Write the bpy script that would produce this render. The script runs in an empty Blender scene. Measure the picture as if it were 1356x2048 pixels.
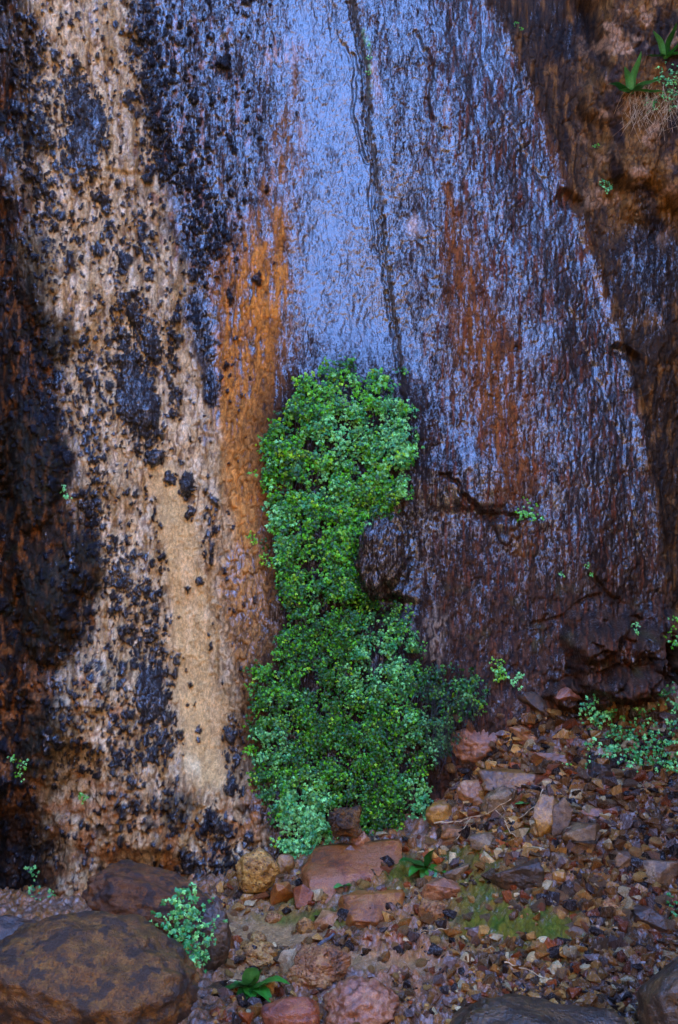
import bpy, bmesh, math, random
import numpy as np
from mathutils import Vector, Matrix
R = math.radians
S = bpy.context.scene
COL = S.collection
F = 2253.0                      # focal length in photograph pixels
CAMY, CAMZ = -5.5, 1.53

# ------------------------------------------------------------------ camera
cam = bpy.data.cameras.new('camera'); co = bpy.data.objects.new('camera', cam); COL.objects.link(co)
cam.sensor_fit = 'VERTICAL'; cam.sensor_height = 36; cam.lens = F / 2048 * 36
cam.clip_start = 0.05; cam.clip_end = 2000
co.location = (0, CAMY, CAMZ); co.rotation_euler = (R(90), 0, 0)
S.camera = co
# ------------------------------------------------------------------ sky + sun (sun stands behind the cliff: the face is in open shade)
SUN_EL, SUN_AZ = 42.0, 15.0     # azimuth measured from +Y towards +X
w = bpy.data.worlds.new("World"); S.world = w; w.use_nodes = True
nt = w.node_tree; bg = nt.nodes['Background']
sky = nt.nodes.new('ShaderNodeTexSky'); sky.sky_type = 'NISHITA'; sky.sun_disc = False
sky.sun_elevation = R(SUN_EL); sky.sun_rotation = R(SUN_AZ); sky.altitude = 2000; sky.air_density = 1.0; sky.dust_density = 0.2; sky.ozone_density = 3.0
hsv = nt.nodes.new('ShaderNodeHueSaturation'); hsv.inputs['Saturation'].default_value = 1.12; hsv.inputs['Hue'].default_value = .51
nt.links.new(sky.outputs[0], hsv.inputs['Color']); nt.links.new(hsv.outputs[0], bg.inputs[0]); bg.inputs[1].default_value = 0.15
sl = bpy.data.lights.new('sun', 'SUN'); so = bpy.data.objects.new('sun', sl); COL.objects.link(so)
sl.energy = 5.0; sl.angle = R(0.5); sl.color = (1.0, 0.93, 0.82)
sd = Vector((math.sin(R(SUN_AZ)) * math.cos(R(SUN_EL)), math.cos(R(SUN_AZ)) * math.cos(R(SUN_EL)), math.sin(R(SUN_EL))))
so.rotation_euler = sd.to_track_quat('Z', 'Y').to_euler()
S.view_settings.view_transform = 'Standard'; S.view_settings.look = 'None'
S.view_settings.gamma = 1; S.view_settings.exposure = 4.75
S.cycles.max_bounces = 5; S.cycles.diffuse_bounces = 3; S.cycles.glossy_bounces = 2; S.cycles.use_denoising = True

# ------------------------------------------------------------------ noise in numpy
def _h(ix, iy, iz, seed):
    u = np.uint32
    h = ix.astype(u) * u(374761393) + iy.astype(u) * u(668265263) + iz.astype(u) * u(2654435761) + u(seed * 974634777 & 0xffffffff)
    h = (h ^ (h >> u(13))) * u(1274126177); h = (h ^ (h >> u(15))) * u(2246822519)
    return ((h ^ (h >> u(16))) & u(0xffffff)).astype(np.float32) * np.float32(1 / 16777216.0)
def n2(x, y, s=0):
    xi = np.floor(x); yi = np.floor(y); fx = (x - xi).astype(np.float32); fy = (y - yi).astype(np.float32)
    xi = xi.astype(np.int32); yi = yi.astype(np.int32); z = np.zeros_like(xi)
    u = fx * fx * fx * (fx * (fx * 6 - 15) + 10); v = fy * fy * fy * (fy * (fy * 6 - 15) + 10)
    def g(dx, dy):
        a = _h(xi + dx, yi + dy, z, s) * 6.2831853
        return np.cos(a) * (fx - dx) + np.sin(a) * (fy - dy)
    a = g(0, 0); b = g(1, 0); c = g(0, 1); d = g(1, 1)
    return ((a + (b - a) * u) * (1 - v) + (c + (d - c) * u) * v) * 1.45
def n3(x, y, z, s=0):           # value noise, -1..1
    xi = np.floor(x); yi = np.floor(y); zi = np.floor(z); fx = x - xi; fy = y - yi; fz = z - zi
    xi = xi.astype(np.int64); yi = yi.astype(np.int64); zi = zi.astype(np.int64)
    u = fx * fx * (3 - 2 * fx); v = fy * fy * (3 - 2 * fy); w_ = fz * fz * (3 - 2 * fz)
    r = 0
    for dx in (0, 1):
        for dy in (0, 1):
            for dz in (0, 1):
                r = r + _h(xi + dx, yi + dy, zi + dz, s) * (u if dx else 1 - u) * (v if dy else 1 - v) * (w_ if dz else 1 - w_)
    return r * 2 - 1
def fbm(x, y, o=4, s=0, g=0.5):
    r = 0; a = 1; t = 0
    for k in range(o):
        r = r + a * n2(x, y, s + 17 * k); t += a; a *= g; x = x * 2.03 + 3.1; y = y * 2.03 + 1.7
    return r / t
def fbm3(p, sc, o=4, s=0, g=0.5):
    x, y, z = p[:, 0] * sc, p[:, 1] * sc, p[:, 2] * sc; r = 0; a = 1; t = 0
    for k in range(o):
        r = r + a * n3(x, y, z, s + 17 * k); t += a; a *= g; x = x * 2.03 + 3.1; y = y * 2.03 + 1.7; z = z * 2.03 + 5.3
    return r / t
def worley(x, y, s=0):          # F1, F2, two randoms of the nearest cell, offset vector
    xi = np.floor(x).astype(np.int32); yi = np.floor(y).astype(np.int32); z = np.zeros_like(xi)
    f1 = np.full(x.shape, 9., np.float32); f2 = f1.copy(); r1 = np.zeros_like(f1); r2 = np.zeros_like(f1)
    for dx in (-1, 0, 1):
        for dy in (-1, 0, 1):
            cx, cy = xi + dx, yi + dy
            px = cx + _h(cx, cy, z, s); py = cy + _h(cx, cy, z, s + 5)
            d = np.sqrt((px - x) ** 2 + (py - y) ** 2).astype(np.float32)
            m = d < f1
            f2 = np.where(m, f1, np.minimum(f2, d)); f1 = np.where(m, d, f1)
            r1 = np.where(m, _h(cx, cy, z, s + 11), r1); r2 = np.where(m, _h(cx, cy, z, s + 23), r2)
    return f1, f2, r1, r2
def ss(a, b, x):
    t = np.clip((x - a) / (b - a), 0, 1); return t * t * (3 - 2 * t)
def lin(r, g, b):
    f = lambda c: ((c / 255 + .055) / 1.055) ** 2.4 if c > 10 else c / 255 / 12.92
    return np.array([f(r), f(g), f(b)], np.float32)
def _box(U, V, x0, x1, y0, y1, fn):    # evaluate a local shape only where it can be non-zero
    r = np.zeros(U.shape, np.float32); k = np.nonzero((U > x0) & (U < x1) & (V > y0) & (V < y1))[0]
    if len(k): r[k] = fn(U[k], V[k])
    return r
def stroke(U, V, pts, wd, soft=1.0):   # 1 on a polyline, fading with distance; wd a number or one per point
    n = len(pts); wds = wd if isinstance(wd, (list, tuple)) else [wd] * n; m = max(wds) * (1 + .6 * soft)
    def fn(U, V):
        best = np.zeros_like(U)
        for i in range(n - 1):
            (x0, y0), (x1, y1) = pts[i], pts[i + 1]; dx, dy = x1 - x0, y1 - y0
            t = np.clip(((U - x0) * dx + (V - y0) * dy) / (dx * dx + dy * dy + 1e-6), 0, 1)
            d = np.hypot(U - x0 - t * dx, V - y0 - t * dy); ww = wds[i] + (wds[i + 1] - wds[i]) * t
            best = np.maximum(best, 1 - ss(1 - .6 * soft, 1 + .6 * soft, d / ww))
        return best
    xs_ = [p[0] for p in pts]; ys_ = [p[1] for p in pts]
    return _box(U, V, min(xs_) - m, max(xs_) + m, min(ys_) - m, max(ys_) + m, fn)
def ell(U, V, cx, cy, rx, ry, rot=0, soft=1.0):
    c, s_ = math.cos(R(rot)), math.sin(R(rot)); m = max(rx, ry) * (1 + .6 * soft)
    def fn(U, V):
        a = ((U - cx) * c + (V - cy) * s_) / rx; b = (-(U - cx) * s_ + (V - cy) * c) / ry
        return 1 - ss(1 - .6 * soft, 1 + .6 * soft, np.hypot(a, b))
    return _box(U, V, cx - m, cx + m, cy - m, cy + m, fn)
def dome(U, V, cx, cy, rx, ry, rot=0):
    c, s_ = math.cos(R(rot)), math.sin(R(rot)); m = max(rx, ry)
    def fn(U, V):
        a = ((U - cx) * c + (V - cy) * s_) / rx; b = (-(U - cx) * s_ + (V - cy) * c) / ry
        return np.sqrt(np.clip(1 - a * a - b * b, 0, 1))
    return _box(U, V, cx - m, cx + m, cy - m, cy + m, fn)
def inpoly(U, V, poly):
    r = np.zeros(U.shape, bool); n = len(poly)
    for i in range(n):
        x0, y0 = poly[i]; x1, y1 = poly[(i + 1) % n]
        if y0 == y1: continue
        r ^= ((y0 > V) != (y1 > V)) & (U < (x1 - x0) * (V - y0) / (y1 - y0) + x0)
    return r

# ------------------------------------------------------------------ mesh helpers
def np_mesh(name, verts, faces, cols=None, attrs=None, smooth=True):
    """verts (n,3); faces (m,k) with one k."""
    me = bpy.data.meshes.new(name); nv = len(verts); m, k = faces.shape
    me.vertices.add(nv); me.vertices.foreach_set('co', np.ascontiguousarray(verts, np.float32).ravel())
    me.loops.add(m * k); me.loops.foreach_set('vertex_index', np.ascontiguousarray(faces, np.int32).ravel())
    me.polygons.add(m); me.polygons.foreach_set('loop_start', np.arange(0, m * k, k, dtype=np.int32))
    me.polygons.foreach_set('loop_total', np.full(m, k, np.int32))
    me.update(calc_edges=True)
    me.polygons.foreach_set('use_smooth', np.full(m, smooth, bool))
    if cols is not None:
        a = me.attributes.new('Col', 'FLOAT_COLOR', 'POINT'); c = np.ones((nv, 4), np.float32); c[:, :3] = cols; a.data.foreach_set('color', c.ravel())
    for kk, vv in (attrs or {}).items():
        a = me.attributes.new(kk, 'FLOAT', 'POINT'); a.data.foreach_set('value', np.ascontiguousarray(vv, np.float32).ravel())
    return me
def link(name, me, mat=None, parent=None, loc=(0, 0, 0)):
    o = bpy.data.objects.new(name, me); COL.objects.link(o); o.location = loc
    if mat is not None and len(me.materials) == 0: me.materials.append(mat)
    if parent: o.parent = parent
    return o
def tag(o, label=None, cat=None, group=None, kind=None):
    if label: o['label'] = label
    if cat: o['category'] = cat
    if group: o['group'] = group
    if kind: o['kind'] = kind
    return o
def empty(name, loc):
    o = bpy.data.objects.new(name, None); COL.objects.link(o); o.location = loc; o.empty_display_size = .05; return o
def grid_faces(nx, nz):
    i = np.arange((nz - 1) * (nx - 1)); a = (i // (nx - 1)) * nx + i % (nx - 1)
    return np.stack([a, a + 1, a + 1 + nx, a + nx], 1)
def tube_geo(path, r0, r1, sides=5):
    P = np.array(path, float); n = len(P); V = []; Fc = []
    for i in range(n):
        t = P[min(i + 1, n - 1)] - P[max(i - 1, 0)]; t /= np.linalg.norm(t) + 1e-9
        u = np.cross(t, (0, 0, 1) if abs(t[2]) < .9 else (1, 0, 0)); u /= np.linalg.norm(u); v = np.cross(t, u)
        r = r0 + (r1 - r0) * i / (n - 1)
        for k in range(sides):
            a = 2 * math.pi * k / sides; V.append(P[i] + r * (math.cos(a) * u + math.sin(a) * v))
    for i in range(n - 1):
        for k in range(sides):
            a = i * sides + k; b = i * sides + (k + 1) % sides; Fc.append((a, b, b + sides, a + sides))
    return np.array(V), np.array(Fc)

# ------------------------------------------------------------------ materials
def mat_new(name):
    m = bpy.data.materials.new(name); m.use_nodes = True; return m, m.node_tree, m.node_tree.nodes['Principled BSDF']
def N(t, typ, **kw):
    n = t.nodes.new(typ)
    for k, v in kw.items():
        if k.startswith('i_'): n.inputs[k[2:].replace('_', ' ')].default_value = v
        else: setattr(n, k, v)
    return n
def ramp(t, src, stops):
    n = t.nodes.new('ShaderNodeValToRGB'); e = n.color_ramp.elements
    while len(e) < len(stops): e.new(0.5)
    for el, (p, c) in zip(e, stops):
        el.position = p; el.color = (*c, 1) if not np.isscalar(c) else (c, c, c, 1)
    t.links.new(src, n.inputs[0]); return n
def mixc(t, a, b, fac, mode='MIX'):
    n = t.nodes.new('ShaderNodeMix'); n.data_type = 'RGBA'; n.blend_type = mode
    for sock, v in ((n.inputs[0], fac), (n.inputs[6], a), (n.inputs[7], b)):
        if hasattr(v, 'links'): t.links.new(v, sock)
        elif np.isscalar(v): sock.default_value = v
        else: sock.default_value = (*v, 1)
    return n.outputs[2]
def coords(t, scale=(1, 1, 1), src='Object'):
    tc = t.nodes.new('ShaderNodeTexCoord'); mp = t.nodes.new('ShaderNodeMapping'); mp.inputs['Scale'].default_value = scale
    t.links.new(tc.outputs[src], mp.inputs[0]); return mp.outputs[0]
def noise(t, vec, scale, detail=4, rough=.6):
    n = N(t, 'ShaderNodeTexNoise'); n.inputs['Scale'].default_value = scale; n.inputs['Detail'].default_value = detail; n.inputs['Roughness'].default_value = rough
    t.links.new(vec, n.inputs['Vector']); return n.outputs['Fac']
def vor(t, vec, scale, feat='F1'):
    n = N(t, 'ShaderNodeTexVoronoi'); n.feature = feat; n.inputs['Scale'].default_value = scale
    t.links.new(vec, n.inputs['Vector']); return n
def math_(t, op, a, b=0.0):
    n = N(t, 'ShaderNodeMath', operation=op)
    for i, v in enumerate((a, b)):
        if hasattr(v, 'links'): t.links.new(v, n.inputs[i])
        else: n.inputs[i].default_value = v
    return n.outputs[0]
def bump(t, h, dist, strength=1.0, prev=None):
    n = N(t, 'ShaderNodeBump'); n.inputs['Distance'].default_value = dist; n.inputs['Strength'].default_value = strength
    t.links.new(h, n.inputs['Height'])
    if prev is not None: t.links.new(prev, n.inputs['Normal'])
    return n.outputs[0]

def surface_mat(name, spec=1.0, fine=1.0, rdry=.75, rwet=.15, coatw=1.0):
    """rock whose colour and wetness come from the mesh's own attributes, plus fine grain"""
    m, t, p = mat_new(name)
    col = N(t, 'ShaderNodeAttribute', attribute_name='Col').outputs['Color']
    wet = N(t, 'ShaderNodeAttribute', attribute_name='wet').outputs['Fac']
    v = coords(t, (1, 1, .55)); f1 = noise(t, v, 85, 5, .65); f2 = noise(t, v, 260, 3, .6)
    c = mixc(t, col, ramp(t, f1, [(.3, .55), (.62, 1.3)]).outputs[0], .9, 'MULTIPLY')
    c = mixc(t, c, ramp(t, f2, [(.35, .7), (.65, 1.25)]).outputs[0], .8, 'MULTIPLY')
    t.links.new(c, p.inputs['Base Color'])
    # the water film breaks up into threads and beads; the drier the rock, the less of it stays
    st = math_(t, 'ADD', math_(t, 'MULTIPLY', noise(t, coords(t, (1, 1, .33)), 125, 6, .72), .62), math_(t, 'MULTIPLY', noise(t, coords(t, (1, 1, .16)), 34, 5, .7), .38))
    thr = math_(t, 'SUBTRACT', .69, math_(t, 'MULTIPLY', wet, .27))
    film = N(t, 'ShaderNodeMapRange'); t.links.new(math_(t, 'SUBTRACT', st, thr), film.inputs[0]); film.inputs[1].default_value = -.035; film.inputs[2].default_value = .075; film = film.outputs[0]
    r = N(t, 'ShaderNodeMapRange'); t.links.new(film, r.inputs[0]); r.inputs[3].default_value = rdry; r.inputs[4].default_value = rwet
    rr = math_(t, 'ADD', r.outputs[0], math_(t, 'MULTIPLY', math_(t, 'SUBTRACT', f1, .5), .25))
    t.links.new(rr, p.inputs['Roughness'])
    sp = N(t, 'ShaderNodeMapRange'); t.links.new(film, sp.inputs[0]); sp.inputs[3].default_value = .12; sp.inputs[4].default_value = spec
    t.links.new(sp.outputs[0], p.inputs['Specular IOR Level']); p.inputs['IOR'].default_value = 1.7
    t.links.new(math_(t, 'MULTIPLY', film, coatw), p.inputs['Coat Weight']); p.inputs['Coat IOR'].default_value = 1.50; p.inputs['Coat Roughness'].default_value = rwet
    f3 = noise(t, coords(t, (1, 1, .5)), 140, 4, .7); b = bump(t, math_(t, 'ADD', math_(t, 'MULTIPLY', f1, .7), math_(t, 'MULTIPLY', st, .9)), .0050 * fine); b = bump(t, f3, .0014 * fine, 1.0, b)
    t.links.new(b, p.inputs['Normal']); t.links.new(b, p.inputs['Coat Normal'])
    return m

def rock_mat(name, cols, sc=9, rough=.45, pit=0.0, wet=.7, band=0.0, rnd=.25, coat=None):
    """cols: dark, mid, light (linear); pit adds pores; rnd varies from stone to stone"""
    m, t, p = mat_new(name); v = coords(t)
    oi = N(t, 'ShaderNodeObjectInfo').outputs['Random']
    off = N(t, 'ShaderNodeVectorMath', operation='ADD'); t.links.new(v, off.inputs[0])
    cmb = N(t, 'ShaderNodeCombineXYZ'); mm = math_(t, 'MULTIPLY', oi, 37.0); t.links.new(mm, cmb.inputs[0]); t.links.new(mm, cmb.inputs[2]); t.links.new(cmb.outputs[0], off.inputs[1]); v = off.outputs[0]
    a = noise(t, v, sc, 6, .65); b_ = noise(t, v, sc * 5, 5, .7); c_ = noise(t, v, sc * 22, 3, .6)
    mixn = math_(t, 'ADD', math_(t, 'MULTIPLY', a, .55), math_(t, 'MULTIPLY', b_, .45))
    c = ramp(t, mixn, [(.36, cols[0]), (.49, cols[1]), (.63, cols[2])]).outputs[0]
    if coat is not None:
        k = noise(t, v, sc * .8, 4, .6); c = mixc(t, c, coat, ramp(t, k, [(.5, 0.), (.56, 1.)]).outputs[0])
    c = mixc(t, c, ramp(t, c_, [(.35, .55), (.65, 1.35)]).outputs[0], .8, 'MULTIPLY')
    hs = N(t, 'ShaderNodeHueSaturation'); t.links.new(c, hs.inputs['Color'])
    t.links.new(math_(t, 'ADD', math_(t, 'MULTIPLY', oi, rnd * 2), 1 - rnd), hs.inputs['Value'])
    t.links.new(math_(t, 'ADD', math_(t, 'MULTIPLY', oi, .03), .485), hs.inputs['Hue']); c = hs.outputs[0]
    h = math_(t, 'ADD', math_(t, 'MULTIPLY', b_, 1.0), math_(t, 'MULTIPLY', c_, .3)); nb = bump(t, h, .008)
    if pit > 0:
        vo = vor(t, v, sc * 6).outputs['Distance']; pr = ramp(t, vo, [(.12, 0.), (.42, 1.)]).outputs[0]
        c = mixc(t, c, mixc(t, (.25, .2, .18), (1, 1, 1), pr), pit, 'MULTIPLY'); nb = bump(t, pr, .005 * pit, 1.0, nb)
    t.links.new(c, p.inputs['Base Color']); t.links.new(nb, p.inputs['Normal'])
    t.links.new(math_(t, 'ADD', rough - .2, math_(t, 'MULTIPLY', b_, .4)), p.inputs['Roughness'])
    p.inputs['Specular IOR Level'].default_value = wet; p.inputs['IOR'].default_value = 1.6; p.inputs['Coat Weight'].default_value = .35 * wet; p.inputs['Coat Roughness'].default_value = .2; t.links.new(nb, p.inputs['Coat Normal'])
    return m

def leaf_mat(name, rough=.38, trans=.25):
    m, t, p = mat_new(name)
    col = N(t, 'ShaderNodeAttribute', attribute_name='Col').outputs['Color']
    v = coords(t); f = noise(t, v, 120, 2, .5)
    c = mixc(t, col, ramp(t, f, [(.35, .75), (.65, 1.2)]).outputs[0], .7, 'MULTIPLY')
    t.links.new(c, p.inputs['Base Color']); p.inputs['Roughness'].default_value = rough; p.inputs['Specular IOR Level'].default_value = .5
    tr = N(t, 'ShaderNodeBsdfTranslucent'); t.links.new(c, tr.inputs[0]); mx = N(t, 'ShaderNodeMixShader'); mx.inputs[0].default_value = trans
    t.links.new(p.outputs[0], mx.inputs[1]); t.links.new(tr.outputs[0], mx.inputs[2]); t.links.new(mx.outputs[0], t.nodes['Material Output'].inputs[0])
    return m

# ------------------------------------------------------------------ the cliff
FERN = [(640,738),(700,730),(740,748),(800,735),(812,790),(820,880),(815,950),(790,1020),(735,1038),(712,1080),(703,1140),(722,1180),(765,1218),
        (802,1195),(822,1250),(835,1330),(848,1420),(852,1520),(850,1600),(800,1682),(760,1692),(718,1672),(710,1610),(690,1580),(662,1620),(652,1700),
        (600,1732),(565,1690),(555,1610),(520,1570),(503,1520),(513,1400),(508,1350),(558,1300),(580,1230),(566,1170),(545,1090),(540,1000),(518,930),(530,880),(570,830),(600,770)]
FERN2 = [(838,1350),(900,1335),(962,1348),(968,1395),(925,1440),(895,1495),(858,1522),(845,1450)]
CRACK = [(690,-300),(705,0),(735,130),(738,230),(762,400),(778,560),(800,700),(812,800),(822,900),(820,1040),(818,1180),(826,1330),(835,1500)]
EDGE = [(900,-600),(960,0),(1030,140),(1078,260),(1132,400),(1188,560),(1236,720),(1268,860),(1290,1000),(1312,1150),(1325,1250),(1335,1500)]
def uline(P, V): return np.interp(V, [p[1] for p in P], [p[0] for p in P])
def fern_soft(U, V):
    cl = [((700,740),90)]
    m = np.maximum(ell(U,V,690,880,165,150), ell(U,V,640,1080,100,150))
    m = np.maximum(m, ell(U,V,650,1200,100,130)); m = np.maximum(m, ell(U,V,685,1430,180,230)); return np.maximum(m, .45 * ell(U,V,905,1410,60,70))

def macro(U, V):
    d = np.zeros_like(U)
    e = U - uline(EDGE, V) + 15 * fbm(U / 60, V / 90, 3, 3)
    cr = U - uline(CRACK, V)
    rightslab = ss(0, 160, cr) * (1 - ss(-10, 40, e))
    d += .10 * rightslab * (1 - ((U - 1000) / 400) ** 2).clip(0, 1) - .03 * ss(-5, 12, cr) * (1 - ss(600, 900, V))
    # rounding away and recess right of the slab
    d -= .22 * ss(-160, 45, e) * ss(-400, 100, V) + .21 * ss(0, 24, e)
    d -= .10 * ss(25, 140, e) * ss(600, 900, V)
    # upper right ledge of crumbly rock
    led = ss(1130, 1230, U - .12 * V + 40 * fbm(U / 130, V / 130, 3, 9)) * (1 - ss(330, 470, V + 50 * n2(U / 70, V / 90, 5)))
    d += .28 * led
    d += .10 * ell(U, V, 1290, 620, 90, 160) * ss(0, 40, e)
    # left side: buttress with hanging lumps
    d += .16 * (1 - ss(60, 330, U)) + .10 * fbm(U / 170, V / 260, 3, 21) * (1 - ss(250, 480, U))
    d -= .20 * (1 - ss(-40, 90, U + 40 * n2(U / 80, V / 140, 31)))
    d += .07 * fbm(U / 200, V / 420, 3, 41)
    Ud = U + 22 * fbm(U / 40, V / 40, 3, 33); Vd = V + 30 * fbm(U / 40, V / 50, 3, 34)
    # undercut dark hollows at the lower left
    d -= .30 * ell(U, V, 30, 1730, 75, 120) + .10 * ell(U, V, 150, 1560, 50, 70) + .12 * ell(U, V, 290, 1740, 80, 30)
    d += .10 * stroke(U, V, [(230, 1450), (300, 1620), (480, 1680)], 110)
    for (cx, cy, rx, ry, h) in [(90,1220,60,100,.14),(165,1130,40,60,.08),(95,1480,60,90,.10),(60,930,60,120,.10),(75,560,40,90,.07),(110,680,40,50,.06),
                                (275,30,28,50,.07),(350,1620,22,34,.06),(150,1370,70,50,.06),(75,270,34,40,.05)]:
        d += h * dome(Ud, Vd, cx, cy, rx * 1.1, ry * 1.1)
    # brown knob between the ferns, with a hollow round it
    d += .03 * dome(U + 7 * n2(U / 22, V / 22, 37), V + 7 * n2(U / 22, V / 22, 38), 764, 1108, 60, 92) ** .8 - .08 * ell(U, V, 755, 1212, 64, 18) - .05 * ell(U, V, 706, 1110, 10, 80)
    # cushion under the ferns, its top lip
    d += .11 * fern_soft(U, V)
    # alcove lip on the right slab
    lip = stroke(U, V, [(868,935),(905,950),(925,990),(960,1018),(1010,1022),(1060,1025),(1090,1040)], 16, 1.2)
    Ua = U + 10 * n2(U / 22, V / 22, 35); Va = V + 8 * n2(U / 18, V / 18, 36)
    d -= .035 * stroke(Ua, Va, [(880,945),(912,962),(930,1002),(962,1030),(1010,1034),(1060,1036)], [3,5,5,8,8,4], 1.5)
    d += .05 * ell(U, V, 950, 960, 85, 60) * (1 - ss(1005, 1030, V)) + .012 * lip
    d += .04 * dome(Ud, Vd, 1012, 1045, 32, 36) ** 1.4 + .02 * dome(Ud, Vd, 1045, 1075, 36, 46) ** 1.5
    # broken blocks lower right
    for (cx, cy, rx, ry, h) in [(1250,1330,110,75,.22),(1190,1275,60,45,.14),(1325,1290,45,60,.18),(1270,1400,90,50,.16),(1340,1380,60,60,.14),(1130,1390,34,22,.12)]:
        d += h * ell(U + 18 * n2(U / 40, V / 40, 77), V + 18 * n2(U / 40, V / 40, 78), cx, cy, rx, ry, 0, .6)
    d += .10 * ss(1180, 1500, V) * ss(840, 1000, U)
    return d

def lean(z): return .27 * z - .06 * np.clip(z - 5, 0, 100)
def shade_flank(x): return 5.2 * ss(2.0, 3.7, np.abs(x + .05))     # unseen side curls of the face, added to shade its left and right edges
def wall_uv(x, z):
    y = lean(z) - shade_flank(x)
    for _ in range(4):
        D = y - CAMY; U = 678 + x * F / D; V = 1024 - (z - CAMZ) * F / D
        y = lean(z) - macro(U, V) - shade_flank(x)
    D = y - CAMY; return 678 + x * F / D, 1024 - (z - CAMZ) * F / D, y

ST = 0.0049
def spread(a, b, st, out, n):
    c = np.arange(a, b, st); k = np.arange(1, n + 1) / n
    lo = a - (out - abs(a)) * k ** 2.2 if False else a - (out) * k ** 2.4
    hi = c[-1] + out * k ** 2.4
    return np.concatenate([lo[::-1], c, hi])
xs = spread(-2.15, 2.15, ST, 16, 60)
zc = np.arange(-.45, 4.62, ST); zs = np.concatenate([zc, zc[-1] + 19 * (np.arange(1, 71) / 70) ** 2.4])
X, Z = np.meshgrid(xs, zs); X = X.ravel().astype(np.float32); Z = Z.ravel().astype(np.float32)
U, V, Y = wall_uv(X, Z)
Uw = U + 16 * n2(U / 45, V / 90, 101) + 6 * n2(U / 14, V / 30, 102); Vw = V + 34 * n2(U / 50, V / 120, 103)
fibre = fbm(U / 9, V / 60, 3, 55)           # vertical streaks
fibre2 = fbm(U / 26, V / 260, 3, 56)
patch = fbm(U / 70, V / 150, 4, 57)
# zone masks
e = U - uline(EDGE, V) + 13 * fbm(U / 40, V / 70, 4, 3); cr = U - uline(CRACK, V)
lim = np.interp(V, [-200, 0, 300, 600, 900, 1100, 1400, 1700], [340, 262, 318, 372, 432, 440, 470, 520])
tan_r = 1 - ss(-26, 26, Uw - lim + 45 * patch)                      # left tan zone limit
tan_l = ss(-50, 60, Uw - np.interp(V, [0, 500, 700, 1000, 1250, 1350, 1600], [40, 60, 105, 160, 170, 110, 70]) + 60 * patch)
tan = tan_r * tan_l
far = ss(4, 30, e + 18 * fibre)                                                   # right of slab
fcush = fern_soft(U, V)
# ---- fine relief
wU = U + 9 * fbm(U / 16, V / 30, 3, 61); wV = V + 20 * fbm(U / 14, V / 24, 3, 62)
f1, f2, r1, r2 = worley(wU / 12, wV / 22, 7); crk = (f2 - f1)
g1, g2, q1, q2 = worley(wU / 26 + 3, wV / 46, 8)
rip = n2(wU / 7, wV / 24, 63); rip2 = n2(wU / 5.2, wV / 8, 64); big = fbm(U / 40, V / 90, 3, 65)
slab = ss(470, 600, Uw) * (1 - far)
rel = .0062 * ss(0, .45, crk) + .0092 * rip + .0042 * rip2 + .007 * big
mid = stroke(Uw, V, [(640,60),(690,300),(700,600),(700,740)], [70,85,95,100])          # smoothest slab left of crack
rel *= (.80 - .15 * mid) * (1 - .22 * slab - .16 * slab * ss(0, 30, cr) * (1 - ss(900, 1100, V)))
rough_left = 1 - ss(400, 560, Uw)
rel += .008 * ell(U, V, 764, 1108, 70, 100) * n2(wU / 9, wV / 9, 76); rel += rough_left * (.008 * n2(wU / 15, wV / 26, 66) + .006 * ss(0, .5, g2 - g1) + .010 * fibre2)
rough_low = ss(1000, 1300, V) * ss(840, 900, U); rel += rough_low * (.009 * n2(wU / 14, wV / 16, 67) + .012 * fbm(wU / 50, wV / 50, 3, 68))
rel += far * (.014 * fbm(U / 20, V / 60, 4, 69) + .006 * ss(0, .5, g2 - g1) + .02 * fbm(U / 70, V / 90, 3, 70))
crum = ss(1130, 1230, U) * (1 - ss(400, 520, V + 50 * patch)); rel += crum * (.016 * fbm(U / 22, V / 22, 4, 71) + .010 * ss(.1, .6, g2 - g1))
smooth_tan = stroke(Uw, V, [(330,960),(365,1100),(385,1300),(405,1420),(410,1560)], [26,36,44,46,40], .7) * (1 - ss(1560, 1600, V))
rel *= 1 - .75 * smooth_tan
# groove of the crack and secondary cracks
gw = np.interp(V, [-300, 0, 150, 500, 750, 1200, 1500], [7, 9, 8, 6, 5, 6, 4])
crn = cr + 4 * n2(V / 25, V / 60 + 9, 72) + 3 * n2(U / 9, V / 9, 73)
gw = gw * (.75 + .9 * fbm(V / 30, U * 0 + 3, 3, 79)).clip(.3, 2); groove = np.exp(-(crn / gw) ** 2) * (1.0 + .4 * fbm(U / 14, V / 40, 3, 78)).clip(.5, 1); rel -= .030 * groove * (1 - .8 * ss(760, 950, V)) * (.7 + .5 * n2(U / 20, V / 40, 75)); rel -= .030 * np.exp(-((crn + 9) / 3.4) ** 2) * (1 - ss(700, 800, V))
for P, w_, dp in [([(700,110),(712,170),(708,240),(726,330)], 3.5, .02), ([(735,320),(740,420),(752,500)], 3, .02), ([(960,10),(965,120),(990,200),(1070,330),(1120,420)], 4, .012),
                  ([(1140,620),(1230,850),(1262,1000),(1290,1150)], 3.5, .016), ([(840,60),(855,160),(862,240)], 5, .02), ([(660,0),(668,60),(690,120)], 5, .012), ([(1180,1150),(1235,1200),(1245,1240)], 4, .03),
                  ([(1060,1260),(1110,1240),(1200,1190)], 4, .02), ([(905,60),(940,160),(955,230)], 8, .012), ([(1125,395),(1150,410)], 12, .06), ([(1225,700),(1275,715)], 9, .06), ([(225,345),(262,350)], 6, .02)]:
    rel -= dp * stroke(Uw, Vw - (Vw - V) * .7, P, w_, 1.3)
h1, h2, hr1, hr2 = worley((U + 46 * fbm(U / 50, V / 60, 4, 230)) / 74, (V + 60 * fbm(U / 50, V / 70, 4, 231)) / 130, 232)
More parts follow.
